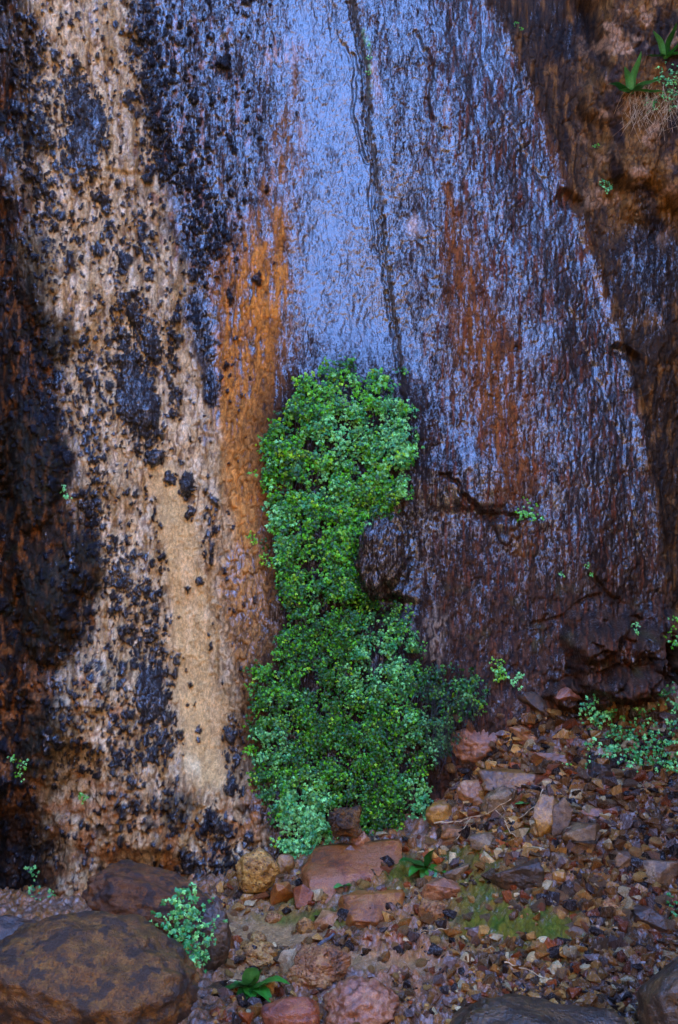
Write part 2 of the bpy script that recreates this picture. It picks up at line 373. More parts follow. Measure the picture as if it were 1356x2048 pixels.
scar = np.exp(-((h2 - h1) / .022) ** 2) * ss(.05, .3, fbm(U / 60, V / 80, 3, 233)) * slab * (1 - .8 * mid); rel -= .010 * scar; rel += .010 * (hr1 - .5) * slab * ss(0, .12, h2 - h1) * (1 - mid)
sc2 = ss(.22, .34, fbm(U / 20, V / 30, 4, 234)) * slab * (1 - mid); rel -= .007 * sc2
# travertine ripples in the rusty band, scalloped
rel += ell(U, V, 470, 1150, 130, 330) * (.008 * n2(wU / 13, wV / 13, 74))
# ---- black nodules
def dens(U, V):
    m = .10 * (1 - ss(260, 430, U)) + .05 * (1 - ss(430, 520, U)) + .08 * ell(U, V, 430, 250, 120, 330)
    st = [([(150,180),(170,260),(160,330)],44,1.),([(65,110),(70,200),(100,290)],36,.85),([(285,20),(290,110),(310,240),(320,340)],30,.95),([(30,240),(60,330),(110,420),(110,520)],36,.6),
          ([(205,390),(215,450),(250,520)],20,.6),([(265,380),(285,470)],13,.6),([(260,600),(290,660),(300,720)],26,.95),([(345,640),(345,740),(352,830)],12,.95),([(255,710),(262,780),(290,860)],42,1.),
          ([(238,620),(240,700)],12,.8),([(170,700),(185,800),(195,960),(190,1100)],22,.75),([(300,980),(320,1060),(330,1140)],9,.7),([(230,1100),(250,1200),(300,1330)],40,.7),([(180,1000),(190,1050)],22,1.),
          ([(290,1190),(310,1330),(320,1500)],34,.85),([(355,1310),(375,1400),(385,1500)],14,.95),([(200,1330),(230,1400),(240,1520)],46,.55),([(120,1340),(170,1500)],50,.45),([(420,1640),(450,1680),(480,1700)],30,.8),
          ([(340,1580),(350,1650)],20,.7),([(400,520),(440,500)],28,.6),([(425,1000),(420,1120)],12,.5),([(460,1440),(470,1580)],16,.6),([(380,1720),(470,1745)],26,.9),([(255,1540),(270,1640)],30,.5),
          ([(200,200),(250,620)],26,.25),([(370,330),(400,420),(430,500)],44,.6),([(40,0),(60,90)],40,.35),([(90,700),(120,900)],44,.5),([(150,1180),(160,1290)],50,.5),([(345,60),(350,160)],25,.4)]
    for P, w_, s_ in st: m = np.maximum(m, s_ * stroke(U, V, P, w_, 1.3))
    return .76 * m * (1 - .95 * smooth_tan)
dn = dens(U + 8 * n2(U / 25, V / 25, 201), V)
blk = np.zeros_like(U); nod = np.zeros_like(U)
for cs, ex, hh, sd_, amt in [(8, 1.4, .016, 301, 1.2), (12, 1.6, .026, 302, 1.1), (21, 1.6, .038, 303, .55)]:
    a, b, p1, p2 = worley((U + .5 * cs * fbm(U / cs, V / cs, 3, sd_ + 9)) / cs, (V + .7 * cs * fbm(U / cs, V / cs, 3, sd_ + 10)) / (cs * ex), sd_)
    ok = (p1 < dn * amt).astype(np.float32); rad = .30 + .24 * p2
    q = a / rad; s_ = np.sqrt(np.clip(1 - q * q, 0, 1)) * ok
    nod = np.maximum(nod, hh * s_ * rad * 2); blk = np.maximum(blk, ok * (1 - ss(.8, 1.08, q)))
stn = fbm(U / 11, V / 34, 4, 320) + .35 * fbm(U / 5, V / 9, 2, 321); crust = ss(.0, .10, stn - (.63 - .92 * dn)) * (dn > .12)
blk = np.maximum(blk, crust * .95); nod = nod + crust * (.007 + .006 * n2(U / 7, V / 10, 322))
for (cx, cy, rx, ry, ro, h) in [(282,805,34,52,-15,.06),(262,745,20,40,-10,.04),(250,795,15,24,0,.03),(312,915,19,16,0,.05),(340,958,13,13,0,.03),(375,972,14,26,0,.045),(381,1026,10,13,0,.035),(400,1163,8,8,0,.02),
                                (305,690,16,38,-12,.04),(270,640,12,20,-20,.03),(247,530,8,22,0,.02),(205,400,20,9,25,.03),(285,460,8,16,0,.02),(195,240,18,34,-10,.04),(165,290,28,38,-20,.04),(160,210,22,26,0,.03),(300,1390,26,50,0,.05),(325,1345,12,9,0,.03),
                                (300,550,8,14,0,.02),(248,690,9,16,0,.02),(462,1570,10,20,10,.03),(398,1460,5,7,0,.015),(397,1478,5,6,0,.015),(425,1630,16,10,30,.03),(450,1655,22,12,30,.035),(418,700,13,26,0,.012),(425,780,14,34,0,.012),(400,640,14,34,-10,.012)]:
    U2 = U + 11 * fbm(U / 13, V / 13, 3, 203); V2 = V + 11 * fbm(U / 13, V / 13, 3, 204)
    s_ = dome(U2, V2, cx, cy, rx * 1.12, ry * 1.12, ro); nod = np.maximum(nod, h * s_ + .008 * s_ * n2(U / 8, V / 8, 206) * (s_ > .1)); blk = np.maximum(blk, ss(.02, .25, s_))
rel += nod
bx1, bx2, br1, br2 = worley((U + 20 * fbm(U / 30, V / 30, 3, 220)) / 52, (V + 20 * fbm(U / 30, V / 30, 3, 221)) / 40, 222)
brk = ell(U, V, 1260, 1330, 130, 110); rel += brk * (.07 * (br1 - .5) + .03 * ss(.0, .25, bx2 - bx1) + .02 * fbm(U / 16, V / 16, 3, 223))
# lumpy, pitted texture at the lower left foot
low = (1 - ss(500, 600, U)) * ss(1530, 1640, V + 60 * patch); rel += low * (.022 * fbm(U / 34, V / 30, 4, 210) + .014 * ss(.05, .6, g2 - g1))
lowl = (1 - ss(200, 330, U)) * ss(1280, 1400, V); rel += lowl * (.03 * fbm(U / 44, V / 40, 4, 211))
Y2 = Y - rel
# ---- albedo (colours of the rock, with shade painted into the cracks below)
def mixm(c, col, m): return c + (col - c) * np.clip(m, 0, 1)[:, None]
C = np.tile(lin(40, 25, 14), (len(U), 1)).astype(np.float32)
sp = (r1 - .5)[:, None]
C = mixm(C, lin(36, 24, 22), ss(-.1, .4, patch) * .7)
C = mixm(C, lin(96, 52, 24), ss(.1, .45, fibre) * .55)
wet = np.full(len(U), .92, np.float32)
# orange ochre seep and rust
och = stroke(Uw, V, [(598,90),(590,200),(572,330),(535,480),(512,560),(500,700),(495,850),(485,960),(480,1060)], [10,18,34,48,62,60,50,40,28], 1.5)
och = np.clip(och * (.30 + .70 * ss(380, 580, V)) * (.95 + 1.5 * fibre + .8 * fibre2 + .6 * rip), 0, 1)
C = mixm(C, lin(206, 130, 44), och * .9); wet -= .5 * och
C = mixm(C, lin(205, 150, 120), .7 * ell(Uw, V, 580, 110, 50, 34) * ss(-.3, .4, fibre + rip)); 
rust = np.maximum(stroke(Uw, V, [(900,380),(935,560),(960,680),(1000,800),(1030,960)], [14,40,58,60,40], 1.5) * .85, stroke(Uw, V, [(560,1080),(540,1000),(560,700)], 50, 1.4) * .4)
rust = np.maximum(rust, .75 * stroke(Uw, V, [(1090,120),(1130,300),(1180,420),(1240,600)], 30, 1.5))
rust = np.clip(rust * (.75 + 1.6 * fibre), 0, 1); C = mixm(C, lin(124, 70, 20), rust); wet -= .42 * rust
streak = ss(.05, .4, fbm(U / 7, V / 70, 3, 88)) * ss(820, 900, U) * (1 - far); C = mixm(C, lin(130, 66, 34), .55 * streak); wet -= .2 * streak
# pinkish travertine between ochre and ferns
pink = np.clip(ell(Uw, V, 480, 1180, 85, 330) * (.8 + .8 * rip), 0, 1); C = mixm(C, lin(196, 138, 70), pink * .85); wet -= .35 * pink
C = mixm(C, lin(160, 92, 36), .7 * ell(Uw, V, 540, 1010, 30, 90))
# tan zone with ochre and pink streaks
tc_ = np.tile(lin(196, 166, 118), (len(U), 1)); tc_ = mixm(tc_, lin(146, 106, 46), ss(-.05, .3, fibre2 + .35 * fbm(U / 14, V / 200, 2, 90)) * .75)
tc_ = mixm(tc_, lin(226, 202, 160), ss(.1, .5, n2(U / 18, V / 60, 91)) * .7); tc_ = mixm(tc_, lin(92, 60, 36), ss(.1, .5, -rip + .5 * fibre) * .7)
C = mixm(C, tc_, tan); wet -= .50 * tan
C = mixm(C, lin(204, 166, 104), smooth_tan * .9); C = mixm(C, lin(216, 180, 124), smooth_tan * ss(.1, .5, fibre2) * .6); wet -= .25 * smooth_tan
C = mixm(C, lin(235, 215, 160), .6 * ell(Uw, V, 385, 1535, 14, 26))
# dark far left
fl = 1 - ss(-30, 30, Uw - np.interp(V, [0, 300, 500, 700, 1000, 1250, 1330, 1600], [-10, 20, 50, 105, 150, 165, 85, 85]) + 90 * patch + 70 * fibre + 50 * fibre2)
C = mixm(C, lin(38, 28, 18), fl * .9); C = mixm(C, lin(134, 78, 26), fl * ss(-.05, .35, fbm(U / 12, V / 40, 4, 92)) * .7); wet -= .62 * fl
C = mixm(C, lin(30, 36, 14), fl * ss(.2, .5, fbm(U / 36, V / 36, 3, 93)) * .6)
# mottled dark and pink between tan and slab (top middle)
mm_ = ell(Uw, V, 410, 250, 130, 400); C = mixm(C, lin(40, 34, 34), mm_ * ss(-.1, .25, fbm(U / 24, V / 60, 4, 94)) * .8)
C = mixm(C, lin(150, 104, 84), mm_ * ss(.12, .4, fbm(U / 18, V / 46, 4, 95)) * .8)
dst = stroke(Uw, V, [(395,600),(408,700),(425,805)], [20,18,13], .6); C = mixm(C, lin(34, 32, 36), dst * .9); 
C = mixm(C, lin(20, 13, 9), scar * .8); C = mixm(C, lin(120, 72, 34), sc2 * .35)
# smooth slab: greyer, very wet
C = mixm(C, lin(44, 32, 28), mid * .6)
grl = groove * (1 - .75 * ss(760, 950, V)); C = mixm(C, lin(74, 66, 54), grl * .7); wet -= .5 * grl
C = mixm(C, lin(110, 150, 110), .8 * stroke(Uw, V, [(738,60),(740,120),(742,190)], 6, 1.) * ss(-.2, .3, rip)); C = mixm(C, lin(170, 120, 90), .7 * ell(Uw, V, 752, 165, 12, 50))
# right of the slab
C = mixm(C, lin(56, 38, 20), far * .9); C = mixm(C, lin(128, 84, 36), far * ss(.0, .4, fbm(U / 12, V / 60, 4, 96)) * .8); wet -= .62 * far
C = mixm(C, lin(26, 18, 14), far * ss(.12, .35, fbm(U / 50, V / 160, 4, 97)) * .8)
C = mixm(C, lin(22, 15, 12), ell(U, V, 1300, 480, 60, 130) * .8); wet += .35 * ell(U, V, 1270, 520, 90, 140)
C = mixm(C, lin(142, 96, 40), crum * .8 * ss(-.3, .2, patch)); C = mixm(C, lin(176, 134, 96), crum * ss(.1, .3, fbm(U / 50, V / 60, 4, 98)) * .8); C = mixm(C, lin(44, 32, 30), crum * ss(.12, .35, fbm(U / 60, V / 80, 4, 99)) * .85)
wet -= .15 * crum
# lower right: brown rough rock
C = mixm(C, lin(96, 62, 40), rough_low * ss(-.1, .4, rip) * .7); wet -= .16 * rough_low; lowslab = ss(850, 1200, V) * ss(820, 840, U) * (1 - far); wet -= .20 * lowslab; C = mixm(C, lin(66, 42, 22), lowslab * ss(-.2, .3, fibre) * .6)
C = mixm(C, lin(70, 62, 28), rough_low * ss(.2, .5, fbm(U / 50, V / 50, 3, 105)) * .6)
C = mixm(C, lin(176, 150, 120), .75 * ell(Uw, V, 872, 1275, 22, 55) * ss(-.3, .3, rip))
C = mixm(C, lin(150, 96, 30), ell(Uw, V, 1045, 1075, 24, 34) * .5 * ss(-.3, .3, rip))
C = mixm(C, lin(180, 150, 130), .8 * (ell(Uw, V, 832, 452, 14, 22) + ell(Uw, V, 900, 215, 8, 12)))
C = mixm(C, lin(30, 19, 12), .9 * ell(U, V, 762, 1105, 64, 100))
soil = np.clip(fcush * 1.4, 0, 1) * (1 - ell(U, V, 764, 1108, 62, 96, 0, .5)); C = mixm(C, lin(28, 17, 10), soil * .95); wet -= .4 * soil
# foot of the wall left
C = mixm(C, lin(160, 106, 54), low * ss(-.1, .3, fbm(U / 40, V / 40, 4, 106)) * .9); C = mixm(C, lin(34, 28, 26), low * ss(.1, .35, fbm(U / 40, V / 40, 4, 107)) * .85)
C = mixm(C, lin(160, 104, 56), lowl * ss(.05, .35, fbm(U / 50, V / 40, 4, 108)) * .8)
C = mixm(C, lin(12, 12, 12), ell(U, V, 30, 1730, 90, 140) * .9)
for (cx, cy, rx, ry) in [(90,1220,60,100),(165,1130,40,60),(95,1480,50,90),(60,930,60,120),(75,560,36,90),(110,680,36,50),(350,1620,22,34),(75,270,30,40)]:
    q = ell(Uw, V, cx, cy, rx, ry, 0, .8); C = mixm(C, lin(30, 30, 16), q * .7); wet = wet - .3 * q
# crevice shade painted into the colour along the cracks between scales
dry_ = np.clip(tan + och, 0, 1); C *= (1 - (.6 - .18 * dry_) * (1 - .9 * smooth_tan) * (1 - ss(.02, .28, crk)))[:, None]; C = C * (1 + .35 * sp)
C = mixm(C, lin(17, 18, 24), blk * .96); wet = wet * (1 - blk) + .62 * blk * (1 - .4 * fl)
wet = np.clip(wet - .16 * ell(U, V, 440, 200, 130, 330) + .12 * np.exp(-((e + 45) / 40) ** 2) * slab - .10 * slab * ss(0, 40, cr) +  .30 * fbm(U / 34, V / 90, 3, 109) + .32 * fbm(U / 9, V / 55, 3, 110) * (1 - .7 * mid) + .12 * mid, 0, 1.15)
C = np.clip(C, .003, .8)
m_cliff = surface_mat('wet_travertine')
vv = np.stack([X, Y2, Z], 1)
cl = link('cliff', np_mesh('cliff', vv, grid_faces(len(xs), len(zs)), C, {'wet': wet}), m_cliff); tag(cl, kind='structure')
# top of the cliff running back from its brow
YG = Y2.reshape(len(zs), len(xs)); tx = xs[::4]; ty = YG[-1, ::4]; tz = float(zs[-1])
rows = [np.stack([tx, ty + a, np.full(len(tx), tz + b)], 1) for a, b in ((0, 0), (1, .8), (4, 2), (30, 4))]
link('cliff_top', np_mesh('cliff_top', np.concatenate(rows), grid_faces(len(tx), 4), np.tile(lin(150, 96, 66), (len(tx) * 4, 1)), {'wet': np.zeros(len(tx) * 4)}), m_cliff)['kind'] = 'structure'

def wall_y(x, z):
    i = np.clip(np.searchsorted(xs, x) - 1, 0, len(xs) - 2); j = np.clip(np.searchsorted(zs, z) - 1, 0, len(zs) - 2)
    return YG[j, i]

# ------------------------------------------------------------------ the ground
BX = np.array([-9, -1.62, -.71, -.28, .05, .41, .53, .70, .89, 1.2, 1.63, 9]); BZ = np.array([-.3, -.36, -.20, -.126, -.01, .05, .15, .32, .50, .60, .64, .8])
def g_macro(x, y):
    t = np.clip(.0 - y, -1, 60); zb = np.interp(x, BX, BZ)
    k = np.clip(t / 1.5, 0, 1); z = zb + (-.30 - zb) * (1 - (1 - k) ** 1.35) - .08 * np.clip(t - 1.5, 0, 2)
    z = z + .03 * fbm(x * 2.2, y * 2.2, 3, 400) + .012 * np.clip(-t, 0, 1)
    return z
def g_px(x, y, z):
    D = y - CAMY; D = np.where(D < .3, .3, D); return 678 + x * F / D, 1024 - (z - CAMZ) * F / D
gx = spread(-1.75, 1.95, .0065, 60, 50)
gy = np.concatenate([(-2.35 - 60 * (np.arange(1, 51) / 50) ** 2.4)[::-1], np.arange(-2.35, .12, .0065)])
GX, GY = np.meshgrid(gx, gy); GX = GX.ravel(); GY = GY.ravel()
GZ = g_macro(GX, GY); GU, GV = g_px(GX, GY, GZ)
near = 1 - ss(2.5, 4.5, np.hypot(GX, GY))
tufa = stroke(GU, GV, [(480,1960),(640,1930),(800,1900),(1000,1960)], [60,70,80,60], 1.2); tufa = np.maximum(tufa, stroke(GU, GV, [(560,1990),(760,1990),(900,2040)], 50)); tufa = np.maximum(tufa, ell(GU, GV, 1000, 1600, 170, 90) * .5)
sand = np.maximum(ell(GU, GV, 540, 1862, 100, 34, 5), ell(GU, GV, 760, 1925, 120, 20, 5) * .8); sand = np.maximum(sand, ell(GU, GV, 520, 1950, 70, 26))
a1, a2, c1, c2 = worley(GX * 26, GY * 22, 410); b1, b2, d1, d2 = worley(GX * 60, GY * 52, 411)
peb = np.sqrt(np.clip(1 - (a1 / .62) ** 2, 0, 1)) * .022 * (.4 + c1) + np.sqrt(np.clip(1 - (b1 / .6) ** 2, 0, 1)) * .008
lump = .075 * fbm(GX * 8, GY * 8, 4, 412) + .035 * np.abs(fbm(GX * 26, GY * 26, 3, 413))
flat = 1 - .85 * sand
GZ2 = GZ + near * flat * (peb * (1 - .5 * tufa) + lump * (.35 + .9 * tufa)) - .02 * sand
GU, GV = g_px(GX, GY, GZ2)
GC = np.tile(lin(124, 82, 38), (len(GX), 1)).astype(np.float32)
GC = mixm(GC, lin(160, 100, 42), ss(.3, .8, c2) * .8); GC = mixm(GC, lin(70, 52, 38), (c1 < .3) * .7); GC = mixm(GC, lin(150, 108, 84), (d1 > .8) * .6)
GC = mixm(GC, lin(156, 100, 66), tufa * .75 * ss(-.3, .3, fbm(GX * 20, GY * 20, 3, 414))); GC = mixm(GC, lin(166, 128, 82), sand * .75)
dk = np.clip(ss(900, 1250, GU) * .55 + ss(1900, 2050, GV) * .3, 0, .7); GC = mixm(GC, lin(44, 30, 28), dk)  # painted falloff of light: ground colour darkens to the right and bottom
alg = np.zeros_like(GU)
for (cx, cy, rx, ry, s_) in [(1040,1850,130,46,1.),(960,1800,50,60,.8),(800,1740,36,30,1.),(900,1720,120,22,.5),(1020,1670,60,26,.9),(960,1740,60,40,.6),(650,1835,110,16,.8),(1080,1900,90,24,.7),(760,1790,60,16,.7),(600,1800,60,14,.5),(960,1700,40,20,.8),(1000,1540,80,20,.4)]:
    alg = np.maximum(alg, s_ * ell(GU, GV, cx, cy, rx, ry, 0, 1.6))
alg = np.clip(alg * (1.15 + 1.5 * fbm(GX * 14, GY * 14, 4, 415)), 0, 1)
GC = mixm(GC, lin(86, 92, 12), alg * .85); GC = mixm(GC, lin(48, 86, 16), alg * ss(.0, .4, fbm(GX * 9, GY * 9, 3, 416)) * .7)
GC = GC * (.8 + .4 * d2)[:, None]
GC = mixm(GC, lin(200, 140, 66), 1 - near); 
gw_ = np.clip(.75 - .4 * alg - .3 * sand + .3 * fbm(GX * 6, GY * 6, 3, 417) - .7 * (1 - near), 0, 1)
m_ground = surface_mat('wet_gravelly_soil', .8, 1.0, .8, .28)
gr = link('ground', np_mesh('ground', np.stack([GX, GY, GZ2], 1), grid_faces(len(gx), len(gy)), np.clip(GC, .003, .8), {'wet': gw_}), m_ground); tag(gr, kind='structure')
GG = GZ2.reshape(len(gy), len(gx))
def ground_z(x, y):
    i = np.clip(np.searchsorted(gx, x) - 1, 0, len(gx) - 2); j = np.clip(np.searchsorted(gy, y) - 1, 0, len(gy) - 2)
    return GG[j, i]
GMG = None
def hit(u, v, wall_only=False):
    """point where the ray through a photograph pixel meets the cliff or the ground"""
    u = np.atleast_1d(np.asarray(u, float)); v = np.atleast_1d(np.asarray(v, float)); dx = (u - 678) / F; dz = -(v - 1024) / F
    D = np.full(u.shape, 2.9); done = np.zeros(u.shape, bool); kind = np.zeros(u.shape, int)
    for _ in range(700):
        x = dx * D; y = CAMY + D; z = CAMZ + dz * D
        w_ = (y >= wall_y(x, z)); g_ = (z <= g_macro_c(x, y)) if not wall_only else np.zeros_like(w_)
        new = ~done & (w_ | g_); kind[new & g_] = 1; done |= new; D = np.where(done, D, D + .006)
        if done.all(): break
    return np.stack([dx * D, CAMY + D, CAMZ + dz * D], 1), kind
def g_macro_c(x, y): return ground_z(x, y)

# opposite canyon wall behind the camera, added unseen to shape light and reflections
ox = np.linspace(-70, 70, 90); oz = np.linspace(-1, 21, 30); OX, OZ = np.meshgrid(ox, oz); OX = OX.ravel(); OZ = OZ.ravel()
OY = -24 - .20 * OZ + 2.5 * fbm(OX / 14, OZ / 9, 4, 500) - .004 * OX ** 2 * 0
OC = mixm(np.tile(lin(60, 42, 24), (len(OX), 1)), lin(42, 32, 20), ss(-.1, .4, fbm(OX / 5, OZ / 20, 4, 501)))
link('unseen_canyon_wall', np_mesh('unseen_canyon_wall', np.stack([OX, OY, OZ], 1), grid_faces(90, 30)[:, ::-1], OC, {'wet': np.zeros(len(OX))}), m_cliff)['kind'] = 'structure'
# ------------------------------------------------------------------ stones
_ico = {}
def ico(sub):
    if sub not in _ico:
        b = bmesh.new(); bmesh.ops.create_icosphere(b, subdivisions=sub, radius=1)
        _ico[sub] = (np.array([v.co[:] for v in b.verts]), np.array([[v.index for v in f.verts] for f in b.faces])); b.free()
    return _ico[sub]
def stone_geo(seed, dims=(1, 1, 1), ang=.7, rough=.08, sub=4, fine=.02, pits=0.0, nf=9):
    n, f = ico(sub); rs = np.random.RandomState(seed)
    pl = rs.normal(size=(nf, 3)); pl /= np.linalg.norm(pl, axis=1)[:, None]; ds = rs.uniform(.58, .95, nf)
    dt = n @ pl.T; r = np.where(dt > .05, ds / np.maximum(dt, .05), 9); k = 40.
    rm = -np.log(np.exp(-k * np.minimum(r, 1.15)).sum(1) + math.exp(-k * 1.05)) / k
    r = (1 - ang) * .9 + ang * np.clip(rm, .2, 1.1)
    p = n * r[:, None]; q = p + seed * 3.7
    r = 1 + rough * 2.6 * fbm3(q, 1.7, 3, seed) + fine * 3.4 * fbm3(q, 5.5, 4, seed + 3, .6)
    if pits: r -= pits * np.abs(fbm3(q, 4.5, 3, seed + 9)) * 1.2 + pits * .5 * ss(.25, .55, fbm3(q, 9., 2, seed + 12))
    p = p * r[:, None]; p -= (p.max(0) + p.min(0)) / 2; p /= (p.max(0) - p.min(0)) / 2
    return p * np.array(dims), f
def chip_geo(seed, dims=(1, 1, 1), npts=14, cuts=0, rough=.05, fine=.02, pits=0.):
    """angular broken stone: the hull of a few random points, its faces cut finer and roughened"""
    r_ = np.random.RandomState(seed); q = r_.normal(size=(npts, 3)); q /= np.abs(q).max(1)[:, None] ** .75 * np.linalg.norm(q, axis=1)[:, None] ** .25; q *= r_.uniform(.8, 1, (npts, 1))
    b = bmesh.new(); [b.verts.new(v_) for v_ in q]; h = bmesh.ops.convex_hull(b, input=b.verts[:])
    bmesh.ops.delete(b, geom=list({v_ for v_ in h['geom_interior'] if isinstance(v_, bmesh.types.BMVert)}), context='VERTS')
    if cuts: bmesh.ops.subdivide_edges(b, edges=b.edges[:], cuts=cuts, use_grid_fill=True); bmesh.ops.triangulate(b, faces=b.faces[:])
    b.verts.index_update(); p = np.array([v_.co[:] for v_ in b.verts]); f = np.array([[v_.index for v_ in fc.verts] for fc in b.faces]); b.free()
    if cuts:
        g = p + seed * 3.7; r = 1 + rough * 2.2 * fbm3(g, 1.8, 3, seed) + fine * 2.6 * fbm3(g, 6., 4, seed + 3, .6)
        if pits: r -= pits * np.abs(fbm3(g, 4.5, 3, seed + 9)) * 1.2 + pits * .5 * ss(.25, .55, fbm3(g, 9., 2, seed + 12))
        p = p * r[:, None]
    p -= (p.max(0) + p.min(0)) / 2; p /= (p.max(0) - p.min(0)) / 2
    return p * np.array(dims), f
M = {
 'brown': rock_mat('brown_wet_rock', (lin(38, 23, 7), lin(120, 72, 16), lin(180, 120, 42)), 8, .34, 0, .8),
 'red': rock_mat('red_sandstone', (lin(70, 32, 6), lin(146, 76, 14), lin(186, 118, 42)), 9, .40, 0, .6, coat=lin(158, 96, 44)),
 'purple': rock_mat('purple_grey_rock', (lin(44, 28, 14), lin(100, 72, 42), lin(150, 120, 78)), 8, .40, 0, .5),
 'tufa': rock_mat('pitted_tufa', (lin(68, 42, 10), lin(170, 114, 38), lin(220, 172, 88)), 12, .5, .75, .6),
 'dark': rock_mat('dark_rock', (lin(22, 14, 8), lin(56, 37, 20), lin(108, 72, 38)), 9, .40, .3, .6),
 'pale': rock_mat('pale_stone', (lin(150, 112, 60), lin(196, 164, 110), lin(222, 196, 146)), 10, .5, .1, .5, rnd=.1),
 'ochre': rock_mat('ochre_stone', (lin(84, 48, 20), lin(156, 96, 44), lin(200, 146, 90)), 9, .4, .2, .8),
 'boulder': rock_mat('boulder_rock', (lin(38, 24, 8), lin(100, 64, 16), lin(146, 100, 34)), 22, .46, .3, .4, coat=lin(58, 40, 22), rnd=.02),
}
def stone(box, mat, label, seed, name='rock', ang=.75, rough=.08, sub=5, fine=.02, pits=0., rot=0, ly=.7, D=None, cat='rock', tiltx=0, hz=None, nf=11):
    x0, y0, x1, y1 = box; cx, cy = (x0 + x1) / 2, (y0 + y1) / 2
    if D is None: P, _ = hit([cx], [y1 - .18 * (y1 - y0)]); D = P[0, 1] - CAMY
    s = D / F; wd = (x1 - x0) * s; ha = (y1 - y0) * s; L = ly * wd
    H = hz if hz else .92 * ha
    Dc = D + .3 * L; c = np.array([(cx - 678) / F * Dc, CAMY + Dc, CAMZ - (cy - 1024) / F * Dc])
    k = Dc / D
    if ang >= .68: p, f = chip_geo(seed, (wd * k / 2, L / 2, H * k / 2), 22 if name == 'boulder' else 15, 9, rough, fine, pits)
    else: p, f = stone_geo(seed, (wd * k / 2, L / 2, H * k / 2), ang, rough, sub, fine, pits, nf)
    if mat == 'knob': o = link(name, np_mesh(name, p, f, np.tile(lin(38, 23, 13), (len(p), 1)), {'wet': np.full(len(p), .7)}), m_cliff, None, c)
    else: o = link(name, np_mesh(name, p, f), M[mat], None, c); o.rotation_euler = (R(tiltx), R(rot), 0)
    return tag(o, label, cat)
stone((-80, 1812, 402, 2130), 'boulder', 'large rounded dark brown boulder filling the lower left corner', 11, 'boulder', .55, .06, 6, .03, .06, 4, .8, 3.35, 'boulder')
stone((-70, 1822, 140, 1960), 'dark', 'dark brown rock half hidden behind the left edge of the largest boulder', 12, 'rock', .5, .08, 5, .03, .05, 0, .9, 3.95)
stone((165, 1735, 452, 1880), 'boulder', 'long reddish brown boulder lying just behind the largest one', 13, 'boulder', .62, .09, 6, .035, .03, 8, .6, 4.3, 'boulder')
stone((395, 1795, 462, 1945), 'dark', 'lumpy dark upright rock to the right of the turquoise fern clump', 14, 'rock', .5, .1, 5, .03, .06, 0, .9, 4.05)
stone((600, 1708, 812, 1790), 'red', 'largest flat red sandstone slab, just below the foot of the fern curtain', 15, 'rock_slab', .95, .05, 6, .014, 0, 4, .95, tiltx=24, hz=.09)
stone((676, 1782, 812, 1852), 'red', 'smaller flat red slab with a pale broken front edge, in front of the largest slab', 16, 'rock_slab', .95, .05, 6, .014, 0, 3, .8, tiltx=24, hz=.10)
stone((540, 1762, 592, 1816), 'red', 'glossy dark red block at the left end of the flat slabs', 17, 'rock', .9, .05, 4, .01)
stone((584, 1766, 628, 1818), 'red', 'narrow red block leaning against the right side of the glossy dark red one', 18, 'rock', .9, .05, 4, .01)
stone((884, 1722, 942, 1768), 'purple', 'flat-topped mauve grey stone right of the broad-leaved plant', 19, 'rock', .95, .04, 4, .01)
stone((842, 1752, 922, 1814), 'ochre', 'wedge-shaped orange brown rock below the mauve grey stone', 20, 'rock', .95, .05, 5, .02)
stone((836, 1796, 892, 1856), 'tufa', 'upright porous tan lump beside the smaller flat red slab', 21, 'rock', .4, .12, 5, .04, .12)
stone((978, 1712, 1086, 1792), 'dark', 'dark overhanging rock with ribbed orange face above the algae', 22, 'rock', .8, .1, 5, .03, .03)
stone((1062, 1585, 1122, 1690), 'brown', 'tall brown rock with a bluish edge, leaning right behind the dry twigs', 23, 'rock', .9, .06, 5, .02, 0, 18, .7)
stone((1100, 1590, 1142, 1688), 'purple', 'bluish grey slab face propped on the tall brown leaning rock', 24, 'rock', .9, .06, 5, .02, 0, 14, .6)
stone((898, 1440, 1016, 1528), 'ochre', 'large bluish orange lumpy rock right of the small dark fern patch', 25, 'rock', .6, .10, 5, .03, .05, -8)
stone((1012, 1446, 1076, 1504), 'ochre', 'rust orange rock with fluted surface beside the large lumpy rock', 26, 'rock', .8, .1, 5, .03)
stone((912, 1556, 984, 1626), 'ochre', 'round-topped orange rock overhanging a dark gap behind the twigs', 27, 'rock', .5, .1, 5, .03, .04)
stone((962, 1568, 1034, 1640), 'purple', 'purple brown knobbly rock right of the round-topped orange rock', 28, 'rock', .6, .1, 5, .03, .04)
stone((956, 1538, 1150, 1592), 'brown', 'low brown ledge stone running right above the twigs', 29, 'rock_slab', .8, .08, 5, .03, .03)
stone((572, 1890, 706, 1992), 'tufa', 'big pinkish porous tufa block at the lower centre', 30, 'tufa_block', .5, .12, 6, .04, .12, -10)
stone((556, 1895, 598, 1950), 'pale', 'whitish chipped stone against the left side of the big tufa block', 31, 'rock', .8, .08, 4, .03)
stone((522, 1990, 640, 2075), 'red', 'rounded pinkish red stone at the bottom edge beside green leaves', 32, 'rock', .5, .05, 5, .012)
stone((644, 1955, 800, 2075), 'ochre', 'orange brown crumbly rock at the bottom edge, right of the pinkish red stone', 33, 'rock', .5, .12, 5, .04, .12)
stone((1052, 1902, 1088, 1936), 'pale', 'small round cream stone below the algae patch', 34, 'rock', .3, .05, 4, .01)
stone((1072, 1872, 1104, 1898), 'pale', 'small whitish stone at the lower edge of the algae patch', 35, 'rock', .5, .05, 4, .01)
stone((1276, 1906, 1480, 2130), 'dark', 'dark bluish boulder in the bottom right corner', 36, 'boulder', .85, .07, 6, .02, .04, 6, .9, 3.7, 'boulder')
